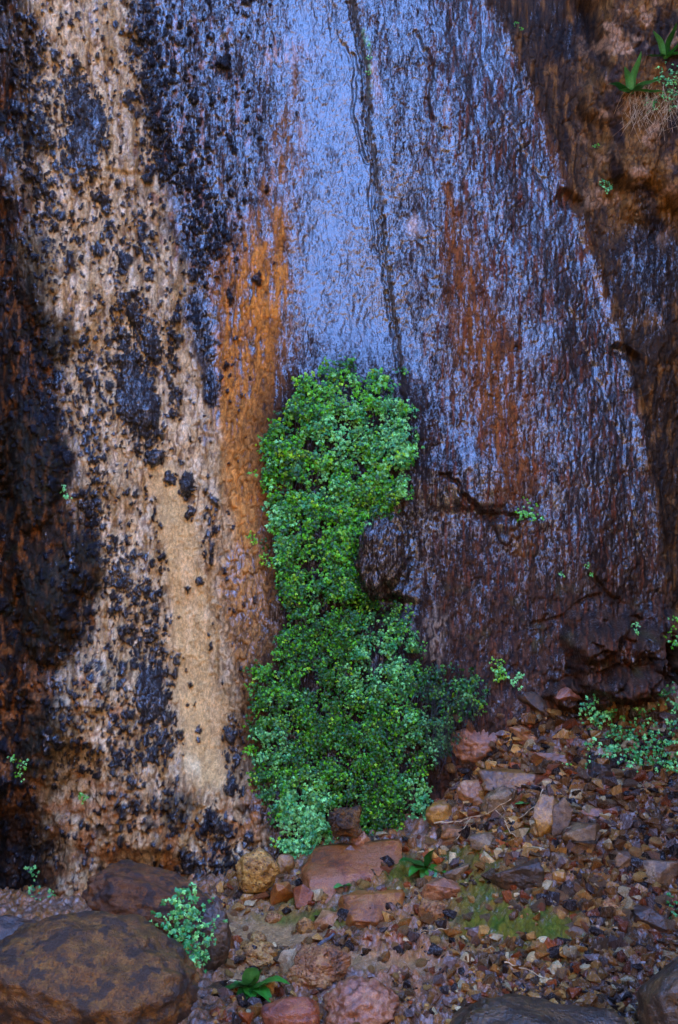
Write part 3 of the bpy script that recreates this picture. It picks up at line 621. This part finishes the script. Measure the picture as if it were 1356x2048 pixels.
stone((900, 2008, 1250, 2170), 'dark', 'long low dark rock along the bottom right edge', 37, 'boulder', .7, .08, 6, .03, .05, 3, .6, 3.6, 'boulder')
stone((656, 1610, 726, 1680), 'boulder', 'rough brown rock filling the notch at the foot of the fern curtain', 38, 'rock', .3, .2, 5, .07, .1, D=5.2)
stone((1106, 1374, 1160, 1412), 'ochre', 'leaf-shaped rust brown stone jutting from the right bank', 39, 'rock', .8, .06, 4, .02, 0, -20, .6)
stone((1030, 1380, 1110, 1440), 'dark', 'dark brown rock set below the base of the slab, left of the leaf-shaped stone', 391, 'rock', .7, .1, 5, .03, .04)
stone((628, 1822, 690, 1868), 'ochre', 'yellowish flat stone with green algae at its edge, left of the smaller red slab', 40, 'rock', .7, .05, 4, .02)
stone((590, 1832, 630, 1872), 'tufa', 'small pale pitted stone beside the yellowish flat stone', 41, 'rock', .5, .08, 4, .03, .06)
stone((500, 1862, 534, 1892), 'tufa', 'small rough stone sitting on the pale sandy shelf', 42, 'rock', .5, .1, 4, .03, .08)
stone((528, 1824, 566, 1852), 'tufa', 'little tan stone left of the pitted pale one', 43, 'rock', .5, .08, 4, .03, .06)
stone((550, 1705, 590, 1755), 'brown', 'brown rock under the tip of the turquoise fern tuft', 44, 'rock', .6, .08, 4, .03)
stone((470, 1880, 560, 1935), 'tufa', 'tan rubbly stone in front of the sandy shelf', 45, 'rock', .5, .12, 5, .04, .1)
stone((850, 1600, 905, 1655), 'brown', 'brown rock at the right foot of the fern curtain', 46, 'rock', .6, .1, 4, .03)
stone((1120, 1640, 1215, 1708), 'purple', 'dark purple block right of the propped bluish slab', 47, 'rock', .85, .06, 5, .02)
stone((1286, 1716, 1356, 1780), 'purple', 'purple brown angular block at the right edge of the rubble', 48, 'rock', .85, .06, 5, .02)
stone((1266, 1810, 1350, 1880), 'dark', 'dark brown block above the bottom right boulder', 49, 'rock', .8, .08, 5, .02)
stone((1150, 1610, 1250, 1650), 'brown', 'flat brown stone high on the rubble bank', 50, 'rock', .85, .06, 4, .02)
stone((1105, 1705, 1160, 1745), 'purple', 'mauve stone in the middle of the rubble bank', 51, 'rock', .85, .06, 4, .02)
stone((1190, 1795, 1250, 1836), 'tufa', 'pinkish tan stone on the lower rubble bank', 52, 'rock', .6, .08, 4, .03, .05)
stone((1215, 1700, 1262, 1742), 'purple', 'mauve grey angular stone right of the rubble bank middle', 53, 'rock', .85, .06, 4, .02)
stone((1130, 1840, 1180, 1880), 'purple', 'pale mauve stone at the right end of the algae patch', 54, 'rock', .8, .06, 4, .02)
stone((700, 1660, 742, 1700), 'ochre', 'rough tan stone just right of the notch at the curtain foot', 55, 'rock', .5, .1, 4, .03, .05)
stone((880, 1650, 950, 1690), 'brown', 'brown stone under the left end of the dry twigs', 56, 'rock', .7, .08, 4, .03)
stone((935, 1665, 1000, 1700), 'purple', 'bluish stone under the right end of the dry twigs', 57, 'rock', .7, .08, 4, .03)
stone((1170, 1520, 1250, 1580), 'dark', 'dark brown rock under the big turquoise fern patch at right', 58, 'rock', .7, .08, 5, .03)
stone((1060, 1500, 1140, 1545), 'brown', 'brown rock above the low ledge stone', 59, 'rock', .7, .1, 5, .03)
stone((1010, 1925, 1060, 1960), 'brown', 'brown pebbly stone left below the small round cream stone', 60, 'rock', .7, .08, 4, .03)
stone((470, 1690, 560, 1790), 'tufa', 'pinkish crumbly block at the foot of the pale streaked wall', 61, 'rock', .45, .12, 5, .04, .1, D=5.0)

M['knob'] = rock_mat('wet_black_rock', (lin(14, 9, 6), lin(34, 21, 13), lin(66, 42, 26)), 14, .22, 0, 1.0, rnd=.02)
stone((710, 1024, 812, 1212), 'knob', 'dark glossy bulging boulder set in the wall at the right edge of the fern curtain', 610, 'boulder', .45, .09, 6, .07, 0, 0, .9, D=5.53, cat='boulder')
# countable small stones: a few shapes, each stone an object of its own
rs = np.random.RandomState(5)
base = {}
for mk in ('brown', 'red', 'purple', 'tufa'):
    base[mk] = []
    for k in range(5):
        p, f = stone_geo(700 + k * 7 + len(mk), (1, rs.uniform(.7, 1), rs.uniform(.5, .8)), .45 if mk == 'tufa' else .98, .08, 4, .04, .08 if mk == 'tufa' else 0, 8)
        if mk != 'tufa': p, f = chip_geo(720 + k * 7 + len(mk), (1, rs.uniform(.6, 1), rs.uniform(.4, .8)), 12, 5, .06, .03)
        me = np_mesh('small_stone', p, f, smooth=True); me.materials.append(M[mk]); base[mk].append(me)
LBL = {
 ('brown', 'bank'): 'small rust brown stone loose on the rubble bank at right', ('purple', 'bank'): 'small mauve grey stone loose on the rubble bank at right',
 ('red', 'bank'): 'small brick red stone loose on the rubble bank at right', ('tufa', 'bank'): 'small porous tan stone loose on the rubble bank at right',
 ('brown', 'floor'): 'small rust brown stone on the wet ground before the wall', ('purple', 'floor'): 'small mauve grey stone on the wet ground before the wall',
 ('red', 'floor'): 'small brick red stone on the wet ground before the wall', ('tufa', 'floor'): 'small porous tan stone on the wet ground before the wall'}
us, vs, wds, mks = [], [], [], []
def scat(n, poly, smin, smax, wts):
    xs_ = [p[0] for p in poly]; ys_ = [p[1] for p in poly]; c = 0
    while c < n:
        u = rs.uniform(min(xs_), max(xs_)); v = rs.uniform(min(ys_), max(ys_))
        if not inpoly(np.array([u]), np.array([v]), poly)[0]: continue
        us.append(u); vs.append(v); wds.append(smin + (smax - smin) * rs.rand() ** 2.2); mks.append(rs.choice(['brown', 'red', 'purple', 'tufa'], p=wts)); c += 1
scat(170, [(900,1540),(1060,1480),(1356,1560),(1356,1900),(1200,1960),(960,1960),(880,1800),(860,1680)], 18, 46, [.35, .15, .35, .15])
scat(40, [(860,1440),(1180,1400),(1240,1560),(900,1600)], 18, 44, [.5, .1, .1, .3])
scat(70, [(480,1760),(860,1690),(900,1980),(720,2040),(440,2040),(450,1800)], 15, 38, [.25, .15, .1, .5])
Pp, kk = hit(us, vs)
for i in range(len(us)):
    if kk[i] == 0 and vs[i] < 1500: pass
    D = Pp[i, 1] - CAMY; r = wds[i] * D / F / 2; me = base[mks[i]][rs.randint(5)]
    o = bpy.data.objects.new('small_stone', me); COL.objects.link(o)
    o.location = (Pp[i, 0], Pp[i, 1], Pp[i, 2] + r * .15); o.scale = (r * rs.uniform(.8, 1.2), r * rs.uniform(.8, 1.1), r * rs.uniform(.8, 1.1))
    o.rotation_euler = (rs.uniform(-.5, .5), rs.uniform(-.5, .5), rs.uniform(0, 6.28))
    wh = 'bank' if us[i] > 880 else 'floor'
    tag(o, LBL[(mks[i], wh)], 'stone', {'bank': 'loose stones of the rubble bank', 'floor': 'loose stones on the ground before the wall'}[wh] + ', ' + {'brown': 'rust brown', 'red': 'brick red', 'purple': 'mauve grey', 'tufa': 'porous tan'}[mks[i]])

# gravel nobody could count
def gravel(n):
    us = rs.uniform(430, 1420, n); vs = 1400 + 680 * rs.rand(n)
    lowb = np.interp(us, [430, 560, 850, 900, 1050, 1420], [1760, 1720, 1650, 1560, 1430, 1400]); keep = vs > lowb
    dens_ = .34 + .55 * ss(850, 1000, us) + .9 * fbm(us / 60, vs / 30, 3, 850) - .55 * ell(us, vs, 540, 1862, 100, 34) - .9 * ell(us, vs, 1040, 1850, 120, 44, 0, 1.3) - .55 * ell(us, vs, 960, 1770, 60, 60) - .3 * ell(us, vs, 700, 1750, 130, 60) - .4 * ell(us, vs, 760, 1925, 120, 30); keep &= rs.rand(n) < dens_
    us, vs = us[keep], vs[keep]; P, _ = hit(us, vs)
    nsh = 18; shp = [chip_geo(900 + k, (1, rs.uniform(.5, 1), rs.uniform(.35, .8)), 9 + k % 4) for k in range(nsh)]
    pal = np.array([lin(146, 92, 32), lin(196, 140, 66), lin(98, 70, 38), lin(150, 72, 22), lin(216, 186, 130), lin(50, 34, 24), lin(124, 98, 86)])
    VV, FF, CC, off = [], [], [], 0
    for i in range(len(us)):
        p, f = shp[rs.randint(nsh)]; D = P[i, 1] - CAMY; r = (2.8 + 15 * rs.rand() ** 3.5) * D / F
        a, b, c = rs.uniform(0, 6.28, 3); Rm = np.array(Matrix.Rotation(a, 3, 'Z') @ Matrix.Rotation(b * .15, 3, 'X'))
        VV.append((p * r) @ Rm.T + P[i] + (0, 0, r * .3)); FF.append(f + off); off += len(p)
        CC.append(np.tile(pal[rs.choice(7, p=[.24, .18, .16, .12, .09, .12, .09])] * rs.uniform(.36, 1.0) * (1 - .55 * ss(950, 1300, us[i])), (len(p), 1)))  # chips further right painted darker, same falloff as the ground
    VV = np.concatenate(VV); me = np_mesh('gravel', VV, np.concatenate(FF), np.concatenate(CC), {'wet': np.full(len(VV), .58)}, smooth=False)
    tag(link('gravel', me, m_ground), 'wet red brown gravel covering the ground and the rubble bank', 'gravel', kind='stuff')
gravel(20000)

# ------------------------------------------------------------------ water in the hollows
m, t, p = mat_new('still_water'); p.inputs['Base Color'].default_value = (*lin(40, 44, 44), 1); p.inputs['Roughness'].default_value = .04; p.inputs['Specular IOR Level'].default_value = .8
p.inputs['Transmission Weight'].default_value = .55; p.inputs['IOR'].default_value = 1.33
vv_ = coords(t); t.links.new(bump(t, noise(t, vv_, 30, 2), .002), p.inputs['Normal'])
for u_, v_, ru, rv in [(470, 1985, 70, 30), (1160, 1668, 34, 26)]:
    P, _ = hit([u_], [v_]); P = P[0]; s_ = (P[1] - CAMY) / F; aa = np.linspace(0, 2 * math.pi, 33)[:-1]
    rr = 1 + .25 * n2(np.cos(aa) * 1.5 + u_, np.sin(aa) * 1.5, 5)
    ring = np.stack([P[0] + ru * s_ * rr * np.cos(aa), P[1] + rv * s_ * 2.4 * rr * np.sin(aa), np.full(32, P[2] - .006)], 1)
    V_ = np.concatenate([[[P[0], P[1], P[2] - .006]], ring]); F_ = np.array([(0, 1 + k, 1 + (k + 1) % 32) for k in range(32)])
    tag(link('puddle', np_mesh('puddle', V_, F_), m), kind='structure')

# ------------------------------------------------------------------ ferns
m_fern = leaf_mat('maidenhair_leaf', .34, .2); m_blade = leaf_mat('broad_leaf', .3, .2)
m_stem, t, p = mat_new('black_stem'); p.inputs['Base Color'].default_value = (*lin(38, 20, 14), 1); p.inputs['Roughness'].default_value = .4
m_straw, t, p = mat_new('dry_straw'); v = coords(t); t.links.new(ramp(t, noise(t, v, 40, 3), [(.35, lin(146, 108, 66)), (.65, lin(222, 196, 150))]).outputs[0], p.inputs['Base Color']); p.inputs['Roughness'].default_value = .6
def fan_leaf():
    rim = []; m_ = 9
    for k in range(m_):
        a = -1.15 + 2.3 * k / (m_ - 1); r = (1, .96, .56, 1., 1.08, 1., .56, .96, 1)[k]; rim.append((math.sin(a) * r * .62, math.cos(a) * r, 0))
    V = [(0, 0, 0), (0, .5, .05)] + [(x, y, -.10 * (x * x * 3) - .08 * y) for x, y, _ in rim]
    Fc = [(0, 1, 2), (0, 2 + m_ - 1, 1)] + [(1, 2 + k + 1, 2 + k) for k in range(m_ - 1)]
    return np.array(V), np.array(Fc)
LV, LF = fan_leaf()
PAL = {'g': lin(92, 184, 14), 'd': lin(36, 104, 8), 't': lin(138, 226, 120), 'y': lin(150, 212, 20), 'b': lin(64, 158, 80)}
def leaf_cloud(P, Nrm, size, cols, rsd):
    """one fan leaf per row: P anchor, Nrm facing, size, colour; returns merged geometry"""
    n = len(P); Nn = Nrm / np.linalg.norm(Nrm, axis=1)[:, None]
    dn_ = np.stack([rsd.normal(0, .75, n), rsd.normal(0, .2, n), -.8 + rsd.normal(0, .55, n)], 1)   # leaves droop along here
    up = dn_ - (dn_ * Nn).sum(1)[:, None] * Nn; up /= np.linalg.norm(up, axis=1)[:, None] + 1e-9; sx = np.cross(up, Nn)
    V = P[:, None, :] + size[:, None, None] * (LV[None, :, 0:1] * sx[:, None, :] * rsd.uniform(.85, 1.25, n)[:, None, None] + LV[None, :, 1:2] * up[:, None, :] + LV[None, :, 2:3] * Nn[:, None, :] * 1.6)
    Fc = LF[None] + (np.arange(n) * len(LV))[:, None, None]
    return V.reshape(-1, 3), Fc.reshape(-1, 3), np.repeat(cols, len(LV), 0)
def turq(u, v):
    m_ = np.zeros_like(u)
    for a in [(690,860,60,60,.7),(650,980,60,40,.5),(790,850,34,110,.8),(610,1640,60,80,1.1),(832,1600,26,50,1.),(770,1310,60,70,.6),(545,1480,30,40,.7),(800,920,30,70,.6),(550,1050,30,60,.4),(730,1360,50,30,.4),(820,1420,24,60,.4),(750,760,40,24,.3),(870,1470,30,40,.9),(930,1380,26,26,.4)]:
        m_ = np.maximum(m_, a[4] * ell(u, v, *a[:4]))
    return m_
def mat_of_ferns(poly, n, rsd, smul=1.0, fac=1.0):
    xs_ = [p[0] for p in poly]; ys_ = [p[1] for p in poly]
    u = rsd.uniform(min(xs_) - 12, max(xs_) + 12, n); v = rsd.uniform(min(ys_) - 12, max(ys_) + 12, n)
    jit = 7; k = inpoly(u + rsd.normal(0, jit, n), v + rsd.normal(0, jit, n), poly)
    hole = fbm((u + .5 * v) / 15, (v - .3 * u) / 30, 3, 801) + .4 * fbm(u / 60, v / 60, 2, 802); k &= (hole > .05 + .10 * rsd.rand(n)) | (rsd.rand(n) < .015)
    k &= ~((ell(u, v, 740, 790, 60, 44) > .3) & (rsd.rand(n) < .55)) & ~((ell(u, v, 700, 880, 14, 40) > .3) & (rsd.rand(n) < .6))
    u, v, hole = u[k], v[k], hole[k]; P, _ = hit(u, v, True)
    # each chosen point starts a drooping frond of leaves
    m_ = 5; n1 = len(P); along = rsd.normal(0, 1, (n1, 3)) * (.7, .25, .35) + (0, -.45, -.75); along /= np.linalg.norm(along, axis=1)[:, None]
    lf = (.004 + .006 * rsd.rand(n1)) * smul
    big_ = 1.0 - .22 * ss(1000, 1250, v) + .25 * ell(u, v, 610, 1650, 70, 90)
    out = rsd.rand(n1) * .03 + .11 * np.clip(hole - .1, 0, .5)
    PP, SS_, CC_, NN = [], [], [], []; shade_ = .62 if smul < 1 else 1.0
    tq = turq(u, v); base_c = np.empty((n1, 3)); q = rsd.rand(n1); pn = fbm(u / 34, v / 34, 3, 803)
    pn2 = fbm(u / 22, v / 22, 3, 804); isT = q < tq * 1.05 + .22 * np.clip(pn, 0, 1); isD = (~isT) & (rsd.rand(n1) < .45 + .25 * ss(1050, 1250, v) + .7 * pn2); isY = (~isT) & (~isD) & (rsd.rand(n1) < .14)
    base_c[:] = PAL['g']; base_c[isD] = PAL['d']; base_c[isY] = PAL['y']; base_c[isT] = PAL['t']; bt = isT & (rsd.rand(n1) < .45); base_c[bt] = PAL['b']
    lum = rsd.uniform(.6, 1.25, n1)
    for j in range(m_):
        side = rsd.normal(0, .011, (n1, 3)) * smul
        PP.append(P + (0, -.012, .01) + (0, -1, .15) * out[:, None] + along * (j * lf)[:, None] + side)
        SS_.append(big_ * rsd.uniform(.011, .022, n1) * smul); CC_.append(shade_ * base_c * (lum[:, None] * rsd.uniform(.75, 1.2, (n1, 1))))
        NN.append(np.stack([rsd.normal(0, .45, n1), np.full(n1, -1.), .55 + rsd.normal(0, .45, n1)], 1))
    PP = np.concatenate(PP); g = leaf_cloud(PP, np.concatenate(NN), np.concatenate(SS_), np.concatenate(CC_), rsd)
    return g, P, along, out
def tubes_mesh(name, paths, r0, r1, sides=4):
    VV, FF, off = [], [], 0
    for pth in paths:
        V_, F_ = tube_geo(pth, r0, r1, sides); VV.append(V_); FF.append(F_ + off); off += len(V_)
    return np_mesh(name, np.concatenate(VV), np.concatenate(FF))
def fern_thing(name, poly, n, seed, label, cat, smul=1.0):
    rsd = np.random.RandomState(seed); g, P, al, out = mat_of_ferns(poly, n, rsd, smul)
    c = P.mean(0); e_ = empty(name, c)
    o = link('foliage', np_mesh('foliage', g[0] - c, g[1], g[2]), m_fern, e_); o['kind'] = 'stuff'
    ids = rsd.choice(len(P), min(len(P), 500), False); paths = []
    for i in ids:
        a = P[i] - c; L_ = .05 + .05 * rsd.rand(); paths.append([a + (0, .01, .02), a + (0, -.5 * L_, .3 * L_ - .005), a + (0, -.9 * L_, 0) + al[i] * L_ * .4, a + (0, -1.0 * L_, -.5 * L_) + al[i] * L_ * .9])
    s_ = link('stem', tubes_mesh('stem', paths, .0011, .0006), m_stem, e_); s_['kind'] = 'stuff'
    return tag(e_, label, cat)
fern_thing('fern_curtain', FERN, 38000, 21, 'tall green curtain of maidenhair fern hanging down the centre of the wet wall', 'fern')
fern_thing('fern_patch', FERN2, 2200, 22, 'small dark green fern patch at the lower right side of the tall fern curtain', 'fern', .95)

def sprigs(name, pts, label, seed, spread_=16, per=14, size=.013, cmix=('t', 'b', 'g'), wall=True, cat='fern', group=None, D=None):
    """a loose plant: stems rooted at each pixel's point of the wall or bank, fan leaves at their ends"""
    rsd = np.random.RandomState(seed); us = np.array([p[0] for p in pts], float); vs = np.array([p[1] for p in pts], float)
    P, k = hit(us, vs)
    if D: P = np.stack([(us - 678) / F * D, np.full(len(us), CAMY + D), CAMZ - (vs - 1024) / F * D], 1) + rsd.normal(0, .015, (len(us), 3)) * (0, 1, 0)
    c = P.mean(0); e_ = empty(name, c); LP, LC, LS, paths = [], [], [], []
    for i in range(len(P)):
        s_ = (P[i, 1] - CAMY) / F * spread_ * (pts[i][2] if len(pts[i]) > 2 else 1); root = P[i] + (0, .006, -.3 * s_)
        for j in range(per):
            d_ = rsd.normal(0, 1, 3); tip = P[i] + (d_[0] * s_ * .55, -.025 - .02 * rsd.rand(), d_[2] * s_ * .5)
            if j % 3 == 0: paths.append([root - c, (root * .5 + tip * .5) + (0, -.01, .01) - c, tip - c])
            for q in range(2): LP.append(tip + rsd.normal(0, size * .5, 3)); LC.append(PAL[cmix[rsd.randint(len(cmix))]] * rsd.uniform(.7, 1.2)); LS.append(size * rsd.uniform(.7, 1.3))
    LP = np.array(LP); NN = np.stack([rsd.normal(0, .4, len(LP)), np.full(len(LP), -1.), .6 + rsd.normal(0, .4, len(LP))], 1)
    g = leaf_cloud(LP, NN, np.array(LS), np.array(LC), rsd); link('leaves', np_mesh('leaves', g[0] - c, g[1], g[2]), m_fern, e_)
    if len(paths) < 8:
        for q_ in paths: link('stem', tubes_mesh('stem', [q_], .0011, .0006), m_stem, e_)
    else: link('stem', tubes_mesh('stem', paths, .0011, .0006), m_stem, e_)['kind'] = 'stuff'
    return tag(e_, label, cat, group)
sprigs('fern_clump', [(350,1850,1.3),(375,1845,1.3),(395,1865),(345,1880,1.3),(380,1890,1.3),(365,1910,1.1),(330,1870),(395,1905),(360,1800,.7),(392,1815,.7),(375,1780,.6)], 'turquoise fern clump growing between the large boulders at lower left', 31, 34, 22, .013, ('t', 'b', 'b'), D=3.72)
sprigs('fern_clump', [(1250,1480),(1275,1500),(1300,1480),(1290,1455),(1320,1500),(1345,1470),(1340,1510),(1255,1510),(1310,1530),(1340,1540),(1230,1470,.7),(1345,1410),(1330,1390,.8),(1350,1440),(1262,1450,.8),(1280,1530)], 'widest patch of turquoise fern at the right edge above the rubble', 32, 36, 32, .014, ('b', 'b', 'd', 't'))
sprigs('fern_sprig', [(1190,1405),(1205,1420),(1180,1425),(1215,1432,.8)], 'turquoise fern sprig below the broken blocks at right', 33, 26, 18, .015, ('t', 'b'))
sprigs('fern_sprig', [(1190,1495),(1205,1510),(1195,1525),(1215,1495,.7)], 'turquoise fern sprig left of the widest fern patch', 34, 26, 18, .015, ('t', 'b'))
sprigs('fern_sprig', [(1110,1518,.8),(1135,1530,.9)], 'bright green sprig on the dark bank left of the fern patches', 35, 14, 8, .012, ('g', 't'))
sprigs('fern_sprig', [(995,1325,.8),(1000,1350,.7),(990,1340,.6)], 'green sprig hanging at the base of the slab', 36, 18, 14, .011, ('g', 'y', 't'))
sprigs('fern_sprig', [(1025,1360,.9),(1040,1350,.6)], 'pale sprig just right of the green sprig at the slab base', 37, 14, 8, .012, ('t',))
sprigs('fern_sprig', [(1052,1020,.9),(1066,1035,.6),(1040,1028,.5)], 'small pale fern sprig growing under the lip in the middle of the slab', 38, 18, 12, .012, ('t', 'g'))
sprigs('fern_sprig', [(1265,1250,.6),(1270,1262,.5)], 'tiny pale sprig on top of the broken blocks', 39, 12, 6, .011, ('t',))
sprigs('fern_sprig', [(1172,1130,.5),(1178,1145,.5),(1120,1145,.4)], 'tiny green sprig low on the right part of the slab', 40, 10, 5, .009, ('g', 't'))
sprigs('fern_sprig', [(1348,1235,1.),(1345,1260,1.),(1350,1290,.7)], 'green fern sprig at the right edge beside the broken blocks', 41, 20, 10, .013, ('g', 't'))
sprigs('fern_sprig', [(1205,368,.7),(1218,372,.7),(1212,382,.6)], 'little turquoise sprig under the crumbly ledge at upper right', 42, 13, 8, .011, ('b', 't'))
sprigs('fern_sprig', [(1190,292,.5)], 'tiny bright green sprig on the face of the crumbly ledge', 43, 10, 6, .010, ('g',))
sprigs('fern_sprig', [(1325,150),(1340,160),(1350,180),(1330,175),(1300,210,.6),(1345,200)], 'turquoise fern clump on the crumbly ledge at the upper right edge', 44, 26, 16, .013, ('b', 't'))
sprigs('fern_sprig', [(130,980,.8),(134,992,.6)], 'lone pale sprig on the dark mossy wall at left', 45, 13, 7, .011, ('t',))
sprigs('fern_sprig', [(28,1512,.7),(50,1528,.7),(40,1545,.7)], 'green sprig in the dark hollows at the left edge', 46, 13, 6, .012, ('t', 'g'))
sprigs('fern_sprig', [(72,1735,.9),(72,1780,.9),(78,1798,.5),(105,1783,.9)], 'green sprig in front of the black hollow above the largest boulder', 47, 14, 9, .013, ('t', 'b'))
sprigs('fern_sprig', [(165,1585,.6),(172,1592,.4)], 'tiny green sprig above the pink lumpy foot of the wall at left', 48, 10, 5, .011, ('g', 't'))
sprigs('fern_sprig', [(1335,1790),(1348,1805),(1340,1825,.8)], 'dark turquoise sprig at the right edge of the rubble', 49, 16, 9, .012, ('b',))
sprigs('fern_sprig', [(502,1070,.6),(530,1110,.6),(525,1125,.6),(508,1082,.5)], 'small green sprigs just left of the waist of the fern curtain', 50, 13, 7, .010, ('g', 'y'))
sprigs('fern_sprig', [(738,95,.5),(740,120,.5),(738,148,.4)], 'thin green sprig growing in the top of the long crack', 51, 10, 6, .009, ('t', 'g'))
sprigs('fern_sprig', [(1040,62,.5),(1030,50,.4)], 'tiny sprig on the brown rock near the top', 52, 10, 5, .009, ('g',))

# ------------------------------------------------------------------ broad-leaved plants
def blade(base_, dir_, length, width, col, bend=.35, seed=0):
    d_ = np.array(dir_, float); d_ /= np.linalg.norm(d_); sx = np.cross(d_, (0, 0, 1)); sx /= np.linalg.norm(sx) + 1e-9; up = np.cross(sx, d_)
    V, nl, nw = [], 12, 5
    for i in range(nl):
        t_ = i / (nl - 1); wdt = width * (math.sin(math.pi * min(1, t_ * .93 + .07) ** .85)) ** .8 * .5 + width * .02
        cpt = np.array(base_) + d_ * length * t_ + np.array((0, 0, -1)) * bend * length * t_ ** 2 + up * .04 * length * math.sin(t_ * 7 + seed)
        for j in range(nw):
            s_ = (j - 2) / 2; V.append(cpt + sx * wdt * s_ + up * (abs(s_) * .28 * wdt + .05 * wdt * math.sin(i * 1.9 + j)))
    return np.array(V), grid_faces(nw, nl), np.tile(col, (nl * nw, 1)) * (1 + .25 * (np.arange(nl * nw) % nw == 2))[:, None]
def plant(name, px, leaves, label, seed, cat='plant', lift=.01):
    P, _ = hit([px[0]], [px[1]]); c = P[0] + (0, -.01, lift); e_ = empty(name, c); s_ = (c[1] - CAMY) / F
    for k, (dx, dy, dz, L_, W_, cc, bd) in enumerate(leaves):
        V_, F_, C_ = blade((0, 0, 0), (dx, dy, dz), L_ * s_, W_ * s_, cc, bd, k + seed)
        link('leaf', np_mesh('leaf', V_, F_, C_), m_blade, e_)
    return tag(e_, label, cat)
G1, G2, G3 = lin(58, 130, 40), lin(84, 150, 70), lin(36, 92, 30)
plant('broad_leaved_plant', (500, 1990), [(-.4,-.6,.7,64,30,G2,.3),(.1,-.5,.9,84,34,G2,.2),(.9,-.3,.5,96,36,G1,.25),(.7,-.7,.2,70,32,G1,.3),(-.9,-.3,.3,70,28,G3,.3),(-.3,-.9,.1,56,30,G3,.3),(.2,-.9,.3,50,30,G1,.4),(.5,-.2,.9,70,26,G3,.2)], 'broad-leaved green plant at the bottom edge right of the largest boulder', 1, lift=.03)
plant('broad_leaved_plant', (852, 1742), [(-.9,-.2,.5,66,36,G3,.25),(-.5,-.6,.2,60,30,G1,.3),(.3,-.3,.9,56,24,G3,.1),(.2,-.7,.0,48,26,G1,.4),(-.1,-.8,-.1,50,24,G2,.3),(.7,-.4,.1,50,24,G1,.3)], 'green seedling with broad folded leaves right of the largest red slab', 2, lift=.02)
plant('strap_leaved_plant', (1262, 192), [(-.8,-.4,.35,69,19,G3,.25),(-.3,-.4,.8,60,16,G2,.1),(.15,-.3,1.,84,16,G2,.05),(.7,-.4,.5,72,19,G2,.25),(.9,-.3,.2,66,16,G1,.3),(-.5,-.6,.1,51,16,G1,.3),(.3,-.8,.2,54,16,G3,.3)], 'rosette of strap-shaped green leaves on the crumbly ledge at upper right', 3)
plant('strap_leaved_plant', (1330, 122), [(-.5,-.4,.9,66,14,G2,.1),(.2,-.4,1.,75,14,G3,.1),(.9,-.4,.3,60,16,G1,.3),(-.9,-.5,.2,51,14,G3,.3),(.7,-.3,.8,60,14,G1,.1)], 'smaller strap-leaved plant near the top right corner', 4)
plant('seedling', (688, 1776), [(-.9,-.4,.2,24,20,G2,.2),(.5,-.4,.5,22,12,G2,.2),(.9,-.2,.3,20,12,G1,.2)], 'tiny round-leaved seedling at the front edge of the largest red slab', 5)
plant('seedling', (1052, 1612), [(-.8,-.4,.3,30,14,G2,.2),(.8,-.4,.3,24,12,G1,.2)], 'tiny seedling left of the tall leaning brown rock', 6)

# ------------------------------------------------------------------ dry twigs, straw and roots
def on_px(pts, lift=.035):
    u = [p[0] for p in pts]; v = [p[1] for p in pts]; P, _ = hit(u, v); P = P + np.array((0, -.012, lift))
    return P
def twig(name, pts, r, label, mt=None, cat='twig', forks=()):
    P = on_px(pts); c = P[0].copy(); Q = []
    for i in range(len(P) - 1):
        for k in range(4): Q.append(P[i] + (P[i + 1] - P[i]) * k / 4 + np.array([0, 0, .004 * math.sin(i * 5 + k * 2.)]))
    Q.append(P[-1]); V_, F_ = tube_geo(np.array(Q) - c, r, r * .5, 6)
    VV, FF, off = [V_], [F_], len(V_)
    for fk in forks:
        P2 = on_px(fk); V2, F2 = tube_geo(P2 - c, r * .6, r * .3, 5); VV.append(V2); FF.append(F2 + off); off += len(V2)
    return tag(link(name, np_mesh(name, np.concatenate(VV), np.concatenate(FF)), mt or m_straw, None, c), label, cat)
twig('dry_twig', [(868,1660),(920,1655),(975,1640),(1022,1612)], .0035, 'long pale twig lying left to right at the foot of the rubble bank', forks=[[(940,1650),(915,1690),(902,1700)], [(990,1634),(1012,1655)]])
twig('dry_twig', [(962,1562),(985,1590),(1012,1640)], .003, 'bent pale twig standing above the long twig', forks=[[(962,1562),(985,1572)]])
twig('dry_twig', [(858,1618),(872,1660),(892,1680)], .004, 'grey bare twig at the right foot of the fern curtain', m_stem)
twig('dry_twig', [(1008,1655),(1020,1680),(1034,1688)], .003, 'short forked twig hanging below the long twig', forks=[[(1014,1668),(1024,1664)]])
twig('dry_twig', [(1085,1592),(1072,1625),(1040,1648),(1000,1668)], .0025, 'thin curved stalk in front of the tall leaning rock')
twig('dead_branch', [(596,1938),(630,1912),(668,1882)], .010, 'short bluish grey dead branch wedged left of the big tufa block', rock_mat('weathered_wood', (lin(40, 40, 46), lin(84, 84, 92), lin(150, 150, 156)), 30, .35, 0, .9), 'branch')
twig('dry_twig', [(1125,1818),(1150,1815),(1170,1848)], .0025, 'dark curved twig right of the algae patch', m_stem)
twig('grass_stalk', [(1008,1940),(1040,1950),(1090,1972)], .003, 'yellow green stalk lying above the long low dark rock', m_straw, 'stalk')
twig('dry_twig', [(842,1878),(870,1874),(896,1872)], .002, 'thin straw lying on the porous ground at centre')
rsd = np.random.RandomState(77); paths = []
for i in range(90):
    u0 = rsd.uniform(1255, 1356); v0 = rsd.uniform(175, 240); P = on_px([(u0, v0), (u0 + rsd.normal(-6, 12), v0 + rsd.uniform(15, 35)), (u0 + rsd.normal(-14, 18), v0 + rsd.uniform(35, 75))])
    P[1] += (0, -.03, 0); P[2] += (0, -.035, 0); paths.append(P)
tag(link('hanging_roots', tubes_mesh('hanging_roots', paths, .0016, .0007), m_straw), 'tangle of dry roots hanging from the crumbly ledge at upper right', 'roots', kind='stuff')
